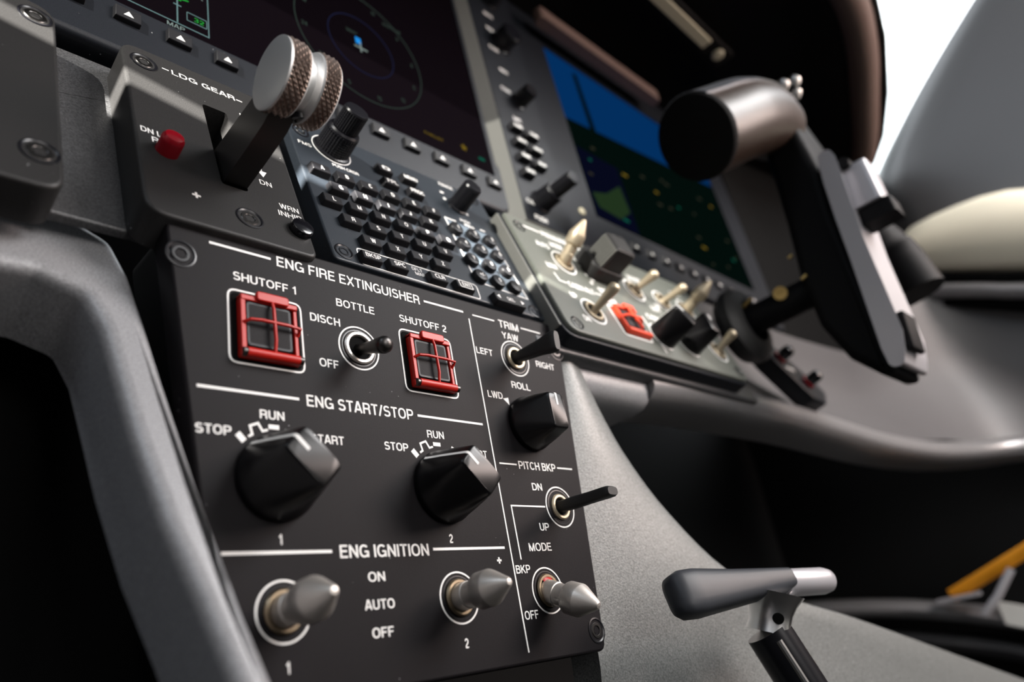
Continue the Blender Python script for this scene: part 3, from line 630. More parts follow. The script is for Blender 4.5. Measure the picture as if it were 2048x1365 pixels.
for u, v, d, L, kind, nm in ((85.0, 47.2, (2, 9.5, 19), 26, 'lock', 'pressurisation mode toggle with pointed cap'), (85.0, 11.2, (2, 2.5, 13.2), 19, 'bat', 'cabin altitude toggle beside the orange-red guard'),
    (148, 46.8, (2.5, 0, 12.5), 18, 'bat', 'first plain toggle in the upper row'), (177.8, 46.7, (2.5, -1, 12.5), 18, 'bat', 'second plain toggle in the upper row'),
    (204.8, 46.8, (2, 3.6, 19), 25, 'lock', 'pointed toggle at the end of the upper row'), (209.2, 12.7, (2.5, 3.3, 12), 17, 'bat', 'plain toggle at the lower end')):
    s = toggle_base(ep, u, v, NF, 'cream_metal', label=nm)
    if kind == 'lock': lock_lever(s, u, v, NF - 1, d, L, 'cream_metal', None, 0.8)
    else: bat_lever(s, u, v, NF - 1, d, L, 'cream_metal')
b = B(); b.box(100.5, 127.5, 41, 61, NF - 0.3, NF + 8, 1.2, 6, 0)
b.loft([[(114 + x * s, 50.6 + y * s, NF + h) for x, y in rrect(-8.5, 8.5, -8.0, 8.0, 2.0)] for h, s in ((6, 1.05), (18, 1.0), (21, 0.94), (22, 0.8))], 0)
for i in range(7): b.box(105.0, 106.2, 43.4 + 2.05 * i, 44.5 + 2.05 * i, NF + 7, NF + 20.5, 0.2, 0.2, 1)
b.tube([(122.4, 50.6, NF + 14), (123.2, 50.6, NF + 14)], 1.4, 12)
b.build('fluted_knob', ['ldg', 'housing'], ep)['label'] = 'block shaped fluted grey knob'
g = B(); cx, cz = 116.3, 11.3
g.box(cx - 10, cx + 9, cz + 7.6, cz + 9.6, NF + 0.2, NF + 3, 0.4, 0.6); g.box(cx - 3, cx + 6, cz + 7.6, cz + 11, NF + 2.6, NF + 4.2, 0.5, 1)
g.box(cx - 10.5, cx + 10.5, cz - 9.6, cz - 6.8, NF + 0.2, NF + 3.4, 1.0, 0.8); g.box(cx - 10, cx - 8.6, cz - 7, cz + 8, NF + 0.2, NF + 2.6, 0.4, 0.4)
g.tube([(cx + 0.5, cz + 8, NF + 3.6), (cx + 0.6, cz - 7, NF + 4.4)], 0.9, 10); g.tube([(cx - 9, cz + 1, NF + 2.4), (cx - 6, cz + 1, NF + 4.4), (cx + 6, cz + 1, NF + 4.4), (cx + 9, cz + 1, NF + 2)], 0.8, 10)
tag(g.build('button_guard', 'orange_red', ep), 'orange-red wire guard over the dump button')
b = B(); b.box(cx - 7.4, cx + 7.6, cz - 5.4, cz + 6.4, NF - 0.2, NF + 2.6, 0.5, 1.0); b.build('dump_button', 'key', ep)
for u, v, a in ((144.0, 8.7, 0.62), (172.5, 10.0, -0.25)):
    bar_knob(ep, u, v, NF, a, 8.8, 19.0, 4.2, 7.4, 'temperature_knob', 'black bar knob of the lower row', 0.0)

# ------------------------------------------------------------------ centre display
cd = thing('center_display', DSP, 'large dark centre display with softkeys along its lower bezel', 'display')
bz = rpoly([(-180, 4), (86, 4), (95.5, 19), (95.5, 34), (87, 44), (87, 236), (-180, 236)], [6, 9, 5, 3, 3, 6, 6])
scr = rrect(-153, 81.5, 31.2, 222, 1.5)
B().plate(bz, 0, -26, 3.4, [scr[::-1]], steps=4).build('bezel', 'bezel', cd)
B().box(-153.5, 82, 30.7, 222.5, -7, -0.6, 0.2, 0.5).build('screen', 'screen', cd)
SN = -0.55
g = B()
g.line([(-150, 35.7), (-90.4, 35.7), (-90.4, 120)], 0.45, SN, 0); g.line([(-153, 62.5), (-90.4, 62.5)], 0.4, SN, 0)
g.line([(-103.9, 36.2), (-103.9, 75)], 0.6, SN, 0)
g.text('MAP', -104.6, 33.4, 7.4, 2.3, SN, 1); g.line(rrect(-99.8, -91.2, 40.4, 45.4, 0.3), 0.3, SN, 0, True); g.text('32', -94.6, 42.8, 4.4, 2.6, SN, 2)
for dv in (0, 3.5, 7, 10.5, 14): g.line([(-105.6, 47 + dv), (-102.2, 47 + dv)], 0.5, SN, 2 if dv in (3.5, 7) else 0)
g.line([(-109, 49.5), (-99, 52.5)], 0.6, SN, 2); g.text('DTK', -96, 58.5, 7, 2.2, SN, 1)
GM = ['e_cyan', 'e_white', 'e_green', 'e_dim', 'e_dimblue', 'e_blue', 'e_yellow', 'e_teal']
tag(g.build('navigation_strip', GM, cd), 'green and cyan navigation strip'); g = B()
g.line(circ((-4.5, 86), 40.5, 72), 0.45, SN, 3, True); g.line(circ((-4.5, 86), 21, 60), 0.45, SN, 4, True)
for i, t in enumerate(('N', '3', '6', 'E', '12', '15', 'S', '21', '24', 'W', '30', '33')):
    a = math.radians(20 + 30 * i); g.text(t, -4.5 + 36 * math.sin(a), 86 + 36 * math.cos(a), None, 3.0, SN, 3)
g.text('360°', -10.0, 93.5, 7.5, 2.4, SN, 3); g.box(-8.2, -4.6, 86.2, 91.0, SN - 0.1, SN + 0.1, 0.05, 0.4, 5); g.line([(-9.5, 83.6), (-1, 83.6)], 0.8, SN, 1); g.line([(-5.3, 80.5), (-5.3, 88)], 0.8, SN, 1)
g.text('NORTH UP', 20.5, 116, 13, 2.4, SN, 3)
tag(g.build('compass_rose', GM, cd), 'faint glowing compass rose'); g = B()
for a in range(5):
    t = math.radians(90 + 72 * a); g.line([(60, 44.0), (60 + 2.4 * math.cos(t), 44.0 + 2.4 * math.sin(t))], 0.9, SN, 6)
g.line([(71, 41.4), (76, 41.4)], 2.0, SN, 7); g.text('CHKLIST', 37, 41.4, 14, 2.0, SN, 6, bold=0.0)
tag(g.build('alert_icon', GM, cd), 'small yellow star and green mark')
def softkey(par, u, v, n=0, H=2.2):
    b = B(); b.box(u - 5.2, u + 5.2, v - 3.4, v + 3.4, -0.3, H, 0.4, 0.6, 0, None, 0.3)
    b.add([(u - 1.9, v - 1.2, H + 0.06), (u + 1.9, v - 1.2, H + 0.06), (u, v + 1.4, H + 0.06)], [(0, 1, 2)], 1)
    return b.build('softkey', ['key', 'ink'], par)
for i in range(12): softkey(cd, -144.3 + 20.2 * i, 24.2)

# ------------------------------------------------------------------ audio panel between the displays
ap = thing('audio_panel', DSP, 'tall narrow audio control panel between the two displays', 'control panel')
NA = 5.0
ring_lo = [(82, -8), (141, -8), (141, 228), (82, 228)]
b = B(); b.loft([[(p[0], p[1], -20) for p in ring_lo], [(p[0], p[1], -3) for p in ring_lo]], 0, True, False)
face = [(94.5, 2), (139.5, 2), (139.5, 226), (92.5, 226)]
b.loft([[(p[0], p[1], -3) for p in ring_lo], [(p[0], p[1], NA - 0.3) for p in face]], 1, False, False)
b.loft([[(p[0], p[1], NA - 0.3) for p in face], [(p[0], p[1], NA) for p in inset(face, 0.4)]], 0, False, True)
b.build('faceplate', ['bezel', 'housing'], ap)
k = B()
for t, u, v, w_ in (('COM1', 108.5, 112, 9), ('MIC', 112.5, 87.8, 8), ('CUE', 102.5, 17.5, 7), ('PUSH', 108.4, 6.8, 11), ('COM2', 108, 150, 9), ('NAV1', 112, 131, 8), ('NAV2', 112, 186, 9), ('VOL', 110, 170, 8)):
    k.text(t, u, v, w_, 3.2, NA, bold=0.04)
k.build('lettering', 'ink', ap)
for i in range(7):
    u, v = (105.0, 75.2 - 12.2 * (i // 2)) if i % 2 == 0 else (119.6, 74.6 - 12.2 * (i // 2)); hh = 5.4
    b = B(); b.box(u - 5.0 - (1.2 if i % 2 else 0), u + 5.0, v - hh / 2, v + hh / 2, NA - 0.2, NA + 4.4, 0.6, 0.8, 0, None, 0.4)
    b.text('COM1 COM2 NAV1 NAV2 DME ADF SPKR'.split()[i], u, v, 7.4, 2.4, NA + 4.4, 1, bold=0.06); b.build('audio_key', ['key', 'ink'], ap)
kn = knurled(ap, 112.5, 20.5, NA, [(8.2, 0, 0), (8.2, 1, 0), (7.2, 1.4, 1), (6.9, 12, 1), (6.3, 12.8, 0), (0.1, 12.9, 0)], 'volume_knob', 'stacked ribbed volume knob', 30, 'black')
knurled(kn, 112.5, 20.5, NA, [(4.9, 12.8, 0), (4.9, 13, 1), (4.7, 26.5, 1), (4.2, 27.4, 0), (0.1, 27.4, 0)], 'inner_knob', None, 26, 'black')
knurled(ap, 118.7, 106.5, NA, [(6.4, 0, 0), (6.4, 1, 0), (5.6, 1.3, 1), (5.3, 12, 1), (4.7, 13, 0), (0.1, 13, 0)], 'tuning_knob', 'small black tuning knob', 26, 'gloss')
for v in (160, 205): knurled(ap, 117.0, v, NA, [(9.4, 0, 0), (9.4, 1, 0), (8.4, 1.4, 1), (8.0, 12, 1), (7.0, 13, 0), (0.1, 13, 0)], 'tuning_knob', 'large dark tuning knob', 30, 'gloss')

# ------------------------------------------------------------------ right display
rd = thing('right_display', DSP, 'blue lit flight display behind the yoke, right of the audio panel', 'display')
b = B(); b.plate(rpoly([(143.5, 4), (448, 4), (448, 236), (143.5, 236)], 6), 0, -26, 2.6, [rrect(181, 412, 38.5, 205, 1.5)[::-1]]).build('bezel', 'bezel', rd)
B().box(180.5, 412.5, 38, 205.5, -7, -0.6, 0.2, 0.5).build('screen', 'screen', rd)
g = B(); n1 = SN
g.add([(182, 131, n1), (411, 158, n1), (411, 204, n1), (182, 204, n1)], [(0, 1, 2, 3)], 0)
g.add([(182, 40, n1), (411, 40, n1), (411, 157.8, n1), (182, 130.8, n1)], [(0, 1, 2, 3)], 1)
g.add([(183, 40, n1 + .1), (234, 40, n1 + .1), (234, 104, n1 + .1), (183, 104, n1 + .1)], [(0, 1, 2, 3)], 2)
g.add([(186, 62, n1 + .2), (205, 68, n1 + .2), (228, 84, n1 + .2), (231, 60, n1 + .2), (214, 48, n1 + .2), (190, 50, n1 + .2)], [(0, 5, 4, 3, 2, 1)], 3)
g.add([(213, 110, n1 + .2), (221, 110, n1 + .2), (219, 196, n1 + .2), (213, 194, n1 + .2)], [(0, 1, 2, 3)], 1)
rnd = random.Random(3)
for i in range(34):
    u, v = rnd.uniform(188, 400), rnd.uniform(46, 128); w_ = rnd.uniform(1.5, 4)
    g.box(u - w_, u + w_, v - 1.0, v + 1.0, n1 + .2, n1 + .35, 0.05, 0.5, rnd.choice((4, 4, 4, 4, 5, 6, 1, 1)))
tag(g.build('flight_graphics', ['e_sky', 'e_land', 'e_map', 'e_land2', 'e_text', 'e_yellow', 'e_teal'], rd), 'blue sky and dark terrain picture')
for i in range(11): softkey(rd, 199.0 + 19.6 * i, 24.0)
b = B(); b.lathe([(3.0, 0), (3.0, 0.8), (2.0, 1.4), (0.01, 1.5)], Matrix.Translation((164, 36, 0)), 16); tag(b.build('light_sensor', 'lens', rd), 'small pale round sensor')

# ------------------------------------------------------------------ fascia: ledge skin, left rim, right wing, lower rail
W0 = Matrix.Identity(4)
sk = thing('instrument_fascia', W0, 'grey painted fascia carrying the switch panels, with a rounded left rim', 'dashboard')
B().plate(rpoly([(-330, 2.6), (-60, 2.6), (-60, 99), (-330, 99)], [2, 2, 1, 2]), -12, -15, 1.2, X=None).build('ledge_skin', 'skin', sk, X=LED)
B().plate(rpoly([(40, -13.5), (250, -13.5), (250, 84), (40, 84)], 3), -2, -9, 1.5).build('ledge_skin', 'skin', sk, X=LED)
TIL = frame((0, -2.5, -48), math.atan(0.42))
rim = rpoly([(-330, 34), (-152, 38.5), (-141, 33), (-137.4, 20), (-136, 4), (-134, -20), (-130.5, -46), (-126.2, -66), (-122.2, -87), (-117.5, -112), (-112, -150), (-103, -150), (-109.5, -112), (-113.5, -88), (-117, -66), (-120.2, -34), (-123, 0),
             (-124.5, 22), (-126.5, 46), (-130, 62), (-142, 71), (-330, 76)], [0, 4, 6, 4, 3, 3, 3, 3, 3, 3, 0, 0, 3, 3, 3, 3, 3, 3, 5, 8, 6, 0], 4)
B().plate(rim, 0, -26, 4.0, steps=5).build('left_rim', 'grey', sk, 60, X=TIL)
# recess behind the engine panel
B().plate(inset(out, 1.5), -9.1, -30, 0.5).build('panel_tray', 'void', sk, X=ENG)
# right wing: a flared skirt from the panel edge to the footwell opening
Wp = catmull([(66, 5, 6), (71.5, 4, -8), (79, 3, -31), (89, 2, -52.5), (107.5, 0, -78), (137, -5, -107), (180, -10, -124), (240, -16, -140), (325, -22, -164), (480, -28, -205), (700, -34, -262)], 5)
Lp = catmull([(58.5, 6, 6), (57.5, 6, -8), (55.0, 6, -31), (52.5, 6, -54), (49.6, 6, -80), (46.5, 6, -108), (44, 6, -135), (42, 4, -160), (60, -6, -215), (110, -20, -290), (300, -30, -330)], 5)
rows_ = []
for a, c in zip(Lp, Wp):
    row = [a + Vector((0, 14, 0)), a + Vector((0.2, 2, 0))]
    for i in range(9):
        t = i / 8; p = a.lerp(c, t); p.y -= 2.2 * math.sin(math.pi * t); row.append(p)
    dirv = (c - a).normalized()
    row += [c + dirv * 2.6 + Vector((0, 0.8, 0.2)), c + dirv * 4.6 + Vector((0, 3.0, 0.4)), c + dirv * 5.4 + Vector((0, 7, 0.5)), c + dirv * 5.2 + Vector((0, 30, 0.5))]
    rows_.append(row)
B().grid(rows_).build('right_wing', 'grey2', sk, 70)
# corner block and rail under the pressurisation panel
def rail(path, prof, name, m, par, ang=60):
    P = catmull(path, 6); rings = []
    for i, p in enumerate(P):
        t = (P[min(i + 1, len(P) - 1)] - P[max(i - 1, 0)]); t.z = 0; t.normalize(); out_ = Vector((-t.y, t.x, 0))  # out_ points forward for +x travel
        rings.append([p + out_ * f + Vector((0, 0, z)) for f, z in prof])
    return B().loft(rings).build(name, m, par, ang)
prof = [(30, 8), (14, 9), (4, 8), (-2, 4), (-4.5, -1), (-5, -5), (-3, -9), (2, -12), (10, -13.5), (30, -13.5)]
rail([(57, 6, -6), (75, 6, -6), (95, 6, -6), (120, 6, -6), (131.5, 6, -6)], [(30, 8), (14, 9), (4, 8), (1, 4), (-0.6, -2), (-0.5, -6), (1, -11), (5, -14), (12, -15), (30, -15)], 'corner_block', 'grey', sk)
rl = thing('lower_rail', W0, 'rounded grey rail sweeping below the right panels to the side wall', 'trim rail')
rail([(133, 6, -4), (180, 6, -1), (243, 6, 0), (330, 6, 0), (407, 5, -3), (480, 2, -7), (560, -4, -9), (620, -14, -10), (665, -34, -12), (695, -66, -16), (712, -130, -32), (720, -260, -70)], prof, 'rail', 'trimgrey', rl)

# knee bolster and side wall
bs = []
for z, f, dx in ((0, 8, 0), (20, 14, 4), (45, 20, 8), (75, 30, 12), (110, 34, 14), (150, 30, 12), (178, 26, 8)):
    P = catmull([(200, 6, 0), (330, 6, 0), (430, 5, 0), (520, -2, 0), (600, -12, 0), (655, -34, 0), (690, -66, 0), (708, -130, 0), (716, -260, 0)], 5); row = []
    for i, p in enumerate(P):
        t = (P[min(i + 1, len(P) - 1)] - P[max(i - 1, 0)]).normalized(); o_ = Vector((-t.y, t.x, 0))
        s_ = i / (len(P) - 1); drop = 0.42 * max(0, -p.y - 20)
        lim = 96 + 90 * max(0.0, min(1.0, (p.x - 560) / 110)); row.append(p + o_ * f + Vector((0, 0, z * lim / 178 - drop)))
    bs.append(row)
wr = B().grid(bs).build('wall_right', 'wall', None, 80); tag(wr, kind='structure')
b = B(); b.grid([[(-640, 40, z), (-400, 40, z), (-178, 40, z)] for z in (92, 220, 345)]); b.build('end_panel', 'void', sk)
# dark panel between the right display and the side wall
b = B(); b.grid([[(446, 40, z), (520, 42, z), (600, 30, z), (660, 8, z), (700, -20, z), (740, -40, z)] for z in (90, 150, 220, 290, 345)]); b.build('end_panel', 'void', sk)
# side sill rail, cream pad, lining, windscreen edge
sl = thing('side_sill', W0, 'dark grey ledge under the cream side pad at the right edge', 'trim rail')
def sweepyz(pts, prof, name, m, par, ang=60):
    P = catmull(pts, 5); return B().loft([[p + Vector((x, 0, z)) for x, z in prof] for p in P]).build(name, m, par, ang)
sweepyz([(705, -10, 190), (700, -45, 174), (699, -90, 151), (700, -130, 130), (704, -300, 50)], [(30, 8), (6, 8), (0, 5), (-3, 0), (-1, -6), (5, -10), (30, -10)], 'sill_rail', 'trimgrey', sl)
sweepyz([(708, 10, 212), (706, -45, 188), (705, -90, 165), (706, -130, 144), (710, -300, 64)], [(30, 5), (2, 5), (2, -5), (30, -5)], 'sill_gap', 'void', sl)
sweepyz([(714, 10, 190), (712, -45, 160), (711, -90, 136), (712, -130, 115), (716, -300, 35)], [(30, 6), (0, 6), (0, -5), (30, -5)], 'sill_gap', 'void', sl)
cp = thing('side_pad', W0, 'cream upholstered side pad in sunlight at the right edge', 'side panel')
rings = []
for i in range(13):
    t = i / 12; y = -28 - 300 * t; zb = 203 - 0.53 * (-y - 40) ; zt = zb + 34 + 70 * min(1, t * 2.6) ** 0.6
    rings.append([(700 + a, y, zb + (zt - zb) * h) for a, h in ((40, 0), (8, 0.02), (0, 0.10), (-7, 0.35), (-6, 0.6), (0, 0.85), (10, 0.97), (40, 1.0))])
B().loft(rings).build('cushion', 'cream', cp, 60)
ln_ = B(); R = []
edge = catmull([(-10, 150), (-18, 200), (-24, 262), (-30, 305), (-40, 346), (-96, 402), (-156, 452), (-222, 500), (-320, 560)], 4)
for p in edge:
    y, z = p[0], p[1]
    R.append([(800, y + 46, z), (772, y + 26, z), (746, y + 10, z), (724, y - 10, z), (720, y - 40, z), (722, y - 80, z), (724, y - 140, z), (726, y - 220, z), (728, y - 420, z)])
ln_.grid(R); tag(ln_.build('trim_1', 'lining', None, 80), kind='structure')
# windscreen pane and its seam
gm = bpy.data.materials.new('windscreen_glass'); gm.use_nodes = True; nn = gm.node_tree.nodes; ll = gm.node_tree.links
nn.clear(); oo = nn.new('ShaderNodeOutputMaterial'); mx = nn.new('ShaderNodeMixShader'); tr = nn.new('ShaderNodeBsdfTransparent'); gs = nn.new('ShaderNodeBsdfGlossy')
fr = nn.new('ShaderNodeFresnel'); fr.inputs['IOR'].default_value = 1.3; gs.inputs['Roughness'].default_value = 0.02; tr.inputs['Color'].default_value = (0.95, 0.97, 0.96, 1)
ll.new(fr.outputs[0], mx.inputs[0]); ll.new(tr.outputs[0], mx.inputs[1]); ll.new(gs.outputs[0], mx.inputs[2]); ll.new(mx.outputs[0], oo.inputs[0])
b = B(); b.loft([[(x, y, z) for x, y, z in ((560, 330, 300), (900, 60, 300), (900, -160, 640), (560, 120, 640))], [(x, y + 5, z + 3) for x, y, z in ((560, 330, 300), (900, 60, 300), (900, -160, 640), (560, 120, 640))]])
wp = b.build('window_1', gm, None); tag(wp, kind='structure')

# glareshield overhead
gs_ = thing('glareshield', W0, 'black padded glareshield overhanging the displays', 'dashboard')
gout = rpoly([(-620, -132), (0, -156), (395, -156), (470, -140), (556, -112), (628, -82), (674, -54), (716, 60), (716, 160), (-620, 160)], [0, 4, 40, 40, 40, 40, 30, 10, 0, 0], 5)
rings = [[(p[0], p[1], z) for p in inset(gout, d)] for z, d in ((336, 12), (331, 6), (331, 2), (334, 0), (350, -1), (356, 2), (360, 8))]
B().loft(rings).build('pad', 'soft_black', gs_, 60)
lip = [(p[0], p[1], 345) for p in gout if p[1] < 40]
P = [Vector(p) for p in ((395, -152, 345), (440, -146, 345), (500, -130, 345), (560, -109, 345), (640, -79, 345), (689, -54, 345), (700, -30, 345))]
B().tube([p + Vector((-24, 14, -6)) for p in catmull(P, 5)], 15, 16).build('edge_trim', 'brown', gs_).__setitem__('label', 'brown leather edge')
b = B(); b.box(162, 322, 24, 33, 307, 320, 2, 3); tag(b.build('lower_trim', 'brown', gs_), 'brown strip above the blue display')
fl = thing('flood_light', W0, 'slim beige flood light under the black glareshield', 'lamp')
b = B(); ax = Vector((346 - 248, -31.6 + 34, 0)).normalized()
XF = Matrix(((ax.x, ax.y, 0, 248), (ax.y, -ax.x, 0, -34), (0, 0, -1, 331), (0, 0, 0, 1)))
b.box(-60, 108, -9, 9, -0.5, 4, 1.2, 4, 0, XF); b.build('housing', 'soft_black', fl)
b = B(); b.box(-55, 73, -5.0, 5.0, 3.5, 5.5, 0.8, 1.5, 0, XF); b.build('lens', 'lens', fl)
b = B(); b.lathe([(5.6, 3.5), (5.6, 5.5), (4.6, 6.5), (0.01, 6.8)], XF @ Matrix.Translation((92, 0, 0)), 20); b.build('end_cap', 'lens', fl)

# ------------------------------------------------------------------ yoke
yk = thing('control_yoke', W0, 'black control yoke with silver face plate and thick horn grip', 'control yoke')
def side_plate(yz, x0, x1, bev, name, m, par):
    """outline in the y-z plane given a width along x"""
    X = Matrix(((0, 0, -1, 0), (1, 0, 0, 0), (0, 1, 0, 0), (0, 0, 0, 1)))   # u=y, v=z, n=-x
    return B().plate(yz, -x0, -x1, bev, X=X, steps=4).build(name, m, par, 50)
body = rpoly([(-78, 208), (-66, 208), (-58, 190), (-57, 150), (-53, 105), (-48, 65), (-49, 31), (-58, 4), (-72, -13), (-80, -15), (-84, 20), (-83, 62), (-83.5, 100), (-87, 132), (-84, 170)][::-1], 5, 4)
side_plate(body, 265, 312, 6, 'column_body', 'yoke', yk)
pl_ = rpoly([(-91, 136), (-88.5, 116), (-86.5, 90), (-85, 60), (-83, 30), (-81, 0), (-81.5, -11), (-86, -12), (-89, -4), (-92, 8), (-92.5, 36), (-93, 70), (-95, 100), (-97.5, 130), (-96, 136)], 2.5, 4)
side_plate(pl_, 261, 311, 2.0, 'face_plate', 'silver', yk)
side_plate(rpoly([(-96.5, 20), (-91, 20), (-90, -4), (-94, -4)][::-1], 1.5, 3), 270, 291, 1, 'placard_slot', 'yoke', yk)
cl = B(); cl.loft([[(x, y, z) for x, y in rrect(274, 297, -112, -93, 3)] for z in (96, 98, 122, 126)])
clo = tag(cl.build('chart_clip', 'silver', yk), 'silver chart clip with dark underside')
B().box(276, 296, -116, -94, 84, 96, 2, 3).build('clip_pad', 'yoke', clo); B().tube([(270, -100, 128), (299, -100, 128)], 4, 12).build('clip_spring', 'yoke', clo)
# horn: from the top of the body out to the left, ending in a flat disc
hp = catmull([(280, -66, 186), (262, -67, 184), (240, -66, 176), (217, -62, 165), (196, -56, 153), (176, -50, 142)], 5)
hr = [23 + 3.5 * min(1, i / 14) for i in range(len(hp))]
B().tube(hp, hr, 24).build('horn_grip', 'yoke_shell', yk, 60)
shell = B(); rings = []
for i, p in enumerate(hp[4:]):
    t = (hp[min(i + 5, len(hp) - 1)] - hp[i + 3]).normalized(); x = t.cross(Vector((0, 0, 1))).normalized(); y = x.cross(t).normalized(); r = hr[min(i + 4, len(hr) - 1)] + 1.4
    rings.append([p + x * (r * math.cos(a)) + y * (r * math.sin(a)) for a in [math.radians(14 + 11 * q) for q in range(13)]] + [p + x * ((r - 3) * math.cos(a)) + y * ((r - 3) * math.sin(a)) for a in [math.radians(146 - 11 * q) for q in range(13)]])
shell.loft(rings).build('grip_shell', 'shell', yk, 50)['label'] = 'glossy upper shell of the grip'
e = hp[-1]; tdir = (hp[-1] - hp[-3]).normalized()
B().lathe([(26.8, -2), (27.2, 0.5), (26.4, 2.6), (24.6, 3.4), (0.01, 4.0)], axis_mat(e, tdir), 36).build('grip_end_cap', 'soft_black', yk)
tr_ = B()
for q, (x, y, z) in enumerate(((270, -84, 205), (278, -90, 208), (284, -86, 203))): tr_.lathe([(4.5, 0), (4.5, 4), (3.4, 6.5), (0.01, 7.4)], axis_mat((x, y, z), (-0.2, -0.7, 0.6)), 18)
tag(tr_.build('trim_switch', 'steel', yk), 'bright trim switch on top of the horn')
rp = catmull([(320, -62, 130), (345, -70, 118), (362, -84, 92), (366, -90, 58)], 5); B().tube(rp, 20, 18).build('horn_grip', 'yoke', yk, 60)
B().tube([(274, 6, 57), (276, -30, 58), (280, -62, 60)], 10.5, 24).build('shaft', 'yoke', yk)
B().lathe([(24, -2), (28, 4), (28, 10), (24, 14), (16, 16), (16, 4), (0.1, 4)], axis_mat((274, 8, 56), (0, -1, 0.03)), 40).build('shaft_boot', 'rubber', yk)
b = B(); b.lathe([(1.4, 0), (1.4, 1.0), (4.6, 1.1), (4.6, 0.2), (4.2, -1)], axis_mat((264, -34, 62), (-1, -0.25, -0.2)), 24); tag(b.build('brass_bushing', 'brass', yk), 'round brass bushing on the shaft')
for p, L in (((268, -46, 84), 4), ((264, -50, 64), 6), ((266, -6, 66), 12)):
    b = B(); b.tube([p, (p[0] + 1, p[1] - L * 0.6, p[2] + L * 0.3)], 1.3, 12); tag(b.build('hinge_bolt', 'brass', yk), 'small brass bolt')

# two-knob jack panel below the yoke
jp = thing('jack_panel', frame((0, -2, 0), 0.25), 'small black bracket with two push knobs below the yoke shaft', 'control panel')
B().plate(rpoly([(306, 54), (311, 40), (343, 8), (362, 6), (377, 18), (372, 26), (326, 60)], 3, 4), 4, -10, 1.6).build('faceplate', 'bezel', jp)
B().text('MIC', 316, 47, 8, 3, 4, bold=0.06).text('PHONE', 334, 34, 14, 3.2, 4, bold=0.06).build('lettering', 'ink', jp)
for u, v in ((326, 43), (350, 24)):
    b = B(); b.lathe([(5.4, 0), (5.4, 2.0), (4.6, 2.4)], Matrix.Translation((u, v, 4)), 20, 0, True, False); b.lathe([(4.4, 2.0), (4.6, 8), (4.0, 10.5), (2.4, 11.8), (0.01, 12.2)], Matrix.Translation((u, v, 4)), 20, 1)
    tag(b.build('push_knob', ['redcap', 'gloss'], jp), 'black push knob with red base')

# ------------------------------------------------------------------ T-handle on the pedestal
th = thing('t_handle', W0, 'dark metal T-handle on a black shaft beside the engine panel', 'lever')
A = Vector((53, -27, -118.5)); Z = Vector((150, -47, -124)); d = (Z - A).normalized(); upv = Vector((0.1, 0.25, 0.97)); upv = (upv - d * upv.dot(d)).normalized(); sd = d.cross(upv)
def bar_ring(t, h, w_, dz=0.0, K=24, e=0.6):
    c = A + (Z - A) * t + upv * dz
    return [c + upv * (h * math.copysign(abs(math.sin(a)) ** e, math.sin(a))) + sd * (w_ * math.copysign(abs(math.cos(a)) ** e, math.cos(a))) for a in [2 * math.pi * i / K for i in range(K)]]
B().loft([bar_ring(0.0, 5.0, 2.0, -1), bar_ring(0.012, 7.4, 4.5, -1), bar_ring(0.05, 8.8, 6.0, -0.8), bar_ring(0.12, 9.0, 6.4, -0.4), bar_ring(0.35, 7.0, 6.2, 0.6), bar_ring(0.55, 5.6, 6.0, 1.8), bar_ring(0.70, 4.6, 6.0, 2.6)]).build('grip', 'handle', th, 60)
tag(B().loft([bar_ring(0.68, 5.0, 5.0, 1.8, 24, 1.0), bar_ring(0.70, 5.8, 5.8, 1.8, 24, 1.0), bar_ring(0.95, 5.8, 5.8, 1.8, 24, 1.0), bar_ring(0.99, 5.0, 5.0, 1.8, 24, 1.0), bar_ring(1.0, 2.4, 2.4, 2.4, 24, 1.0)]).build('grip_end', 'silver', th, 60), 'lighter round end of the grip')
n0 = A + d * 58 + upv * -2; n1_ = Vector((106.5, -33.5, -138)); n2 = Vector((114, -38, -162)); n3 = Vector((134, -46, -215))
B().tube([n0, n0.lerp(n1_, 0.25), n0.lerp(n1_, 0.5), n0.lerp(n1_, 0.75), n1_], [13.0, 10.6, 9.2, 8.8, 9.6], 24, 0, None, True, (1, 0.85), d).build('neck', 'alu', th)
B().tube([n1_.lerp(n2, -0.02), n2, n3], 9.3, 24, 0, None, True, (1, 1), d).build('shaft', 'black', th)
sidev = Vector((-0.70, -0.66, -0.27)); 
b = B(); b.tube([n1_.lerp(n2, 0.06) + sidev * 8.6, n2 + sidev * 8.6, n3 + sidev * 8.6], 1.5, 10); tag(b.build('slide_strip', 'steel', th), 'bright strip along the shaft')
b = B(); b.lathe([(2.2, -1), (2.2, 0.9), (0.01, 1.0)], axis_mat(n0.lerp(n1_, 0.55) + sidev * 8.4, sidev), 16); tag(b.build('roll_pin', 'void', th), 'dark pin hole in the neck')
b = B(); b.lathe([(19, -12), (19, 0), (17, 4), (12, 6), (0.01, 6.5)], axis_mat((128, -42, -190), (0.0, -0.35, 0.9)), 32); b.build('boot', 'rubber', th)

# ------------------------------------------------------------------ footwell, floor, walls, side storage
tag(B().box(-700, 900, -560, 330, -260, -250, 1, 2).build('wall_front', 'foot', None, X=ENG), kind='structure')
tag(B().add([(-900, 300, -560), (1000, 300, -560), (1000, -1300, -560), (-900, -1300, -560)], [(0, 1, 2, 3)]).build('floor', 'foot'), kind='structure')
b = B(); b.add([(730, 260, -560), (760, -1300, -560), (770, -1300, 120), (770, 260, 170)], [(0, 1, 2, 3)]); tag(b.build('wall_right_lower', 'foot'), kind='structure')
# left footwell lining and left side wall below its window
b = B(); b.add([(-70, 60, -560), (-70, 60, 8), (-190, 60, 8), (-750, 60, 60), (-750, 60, -560)], [(0, 1, 2, 3, 4)]); tag(b.build('wall_left_footwell', 'void'), kind='structure')
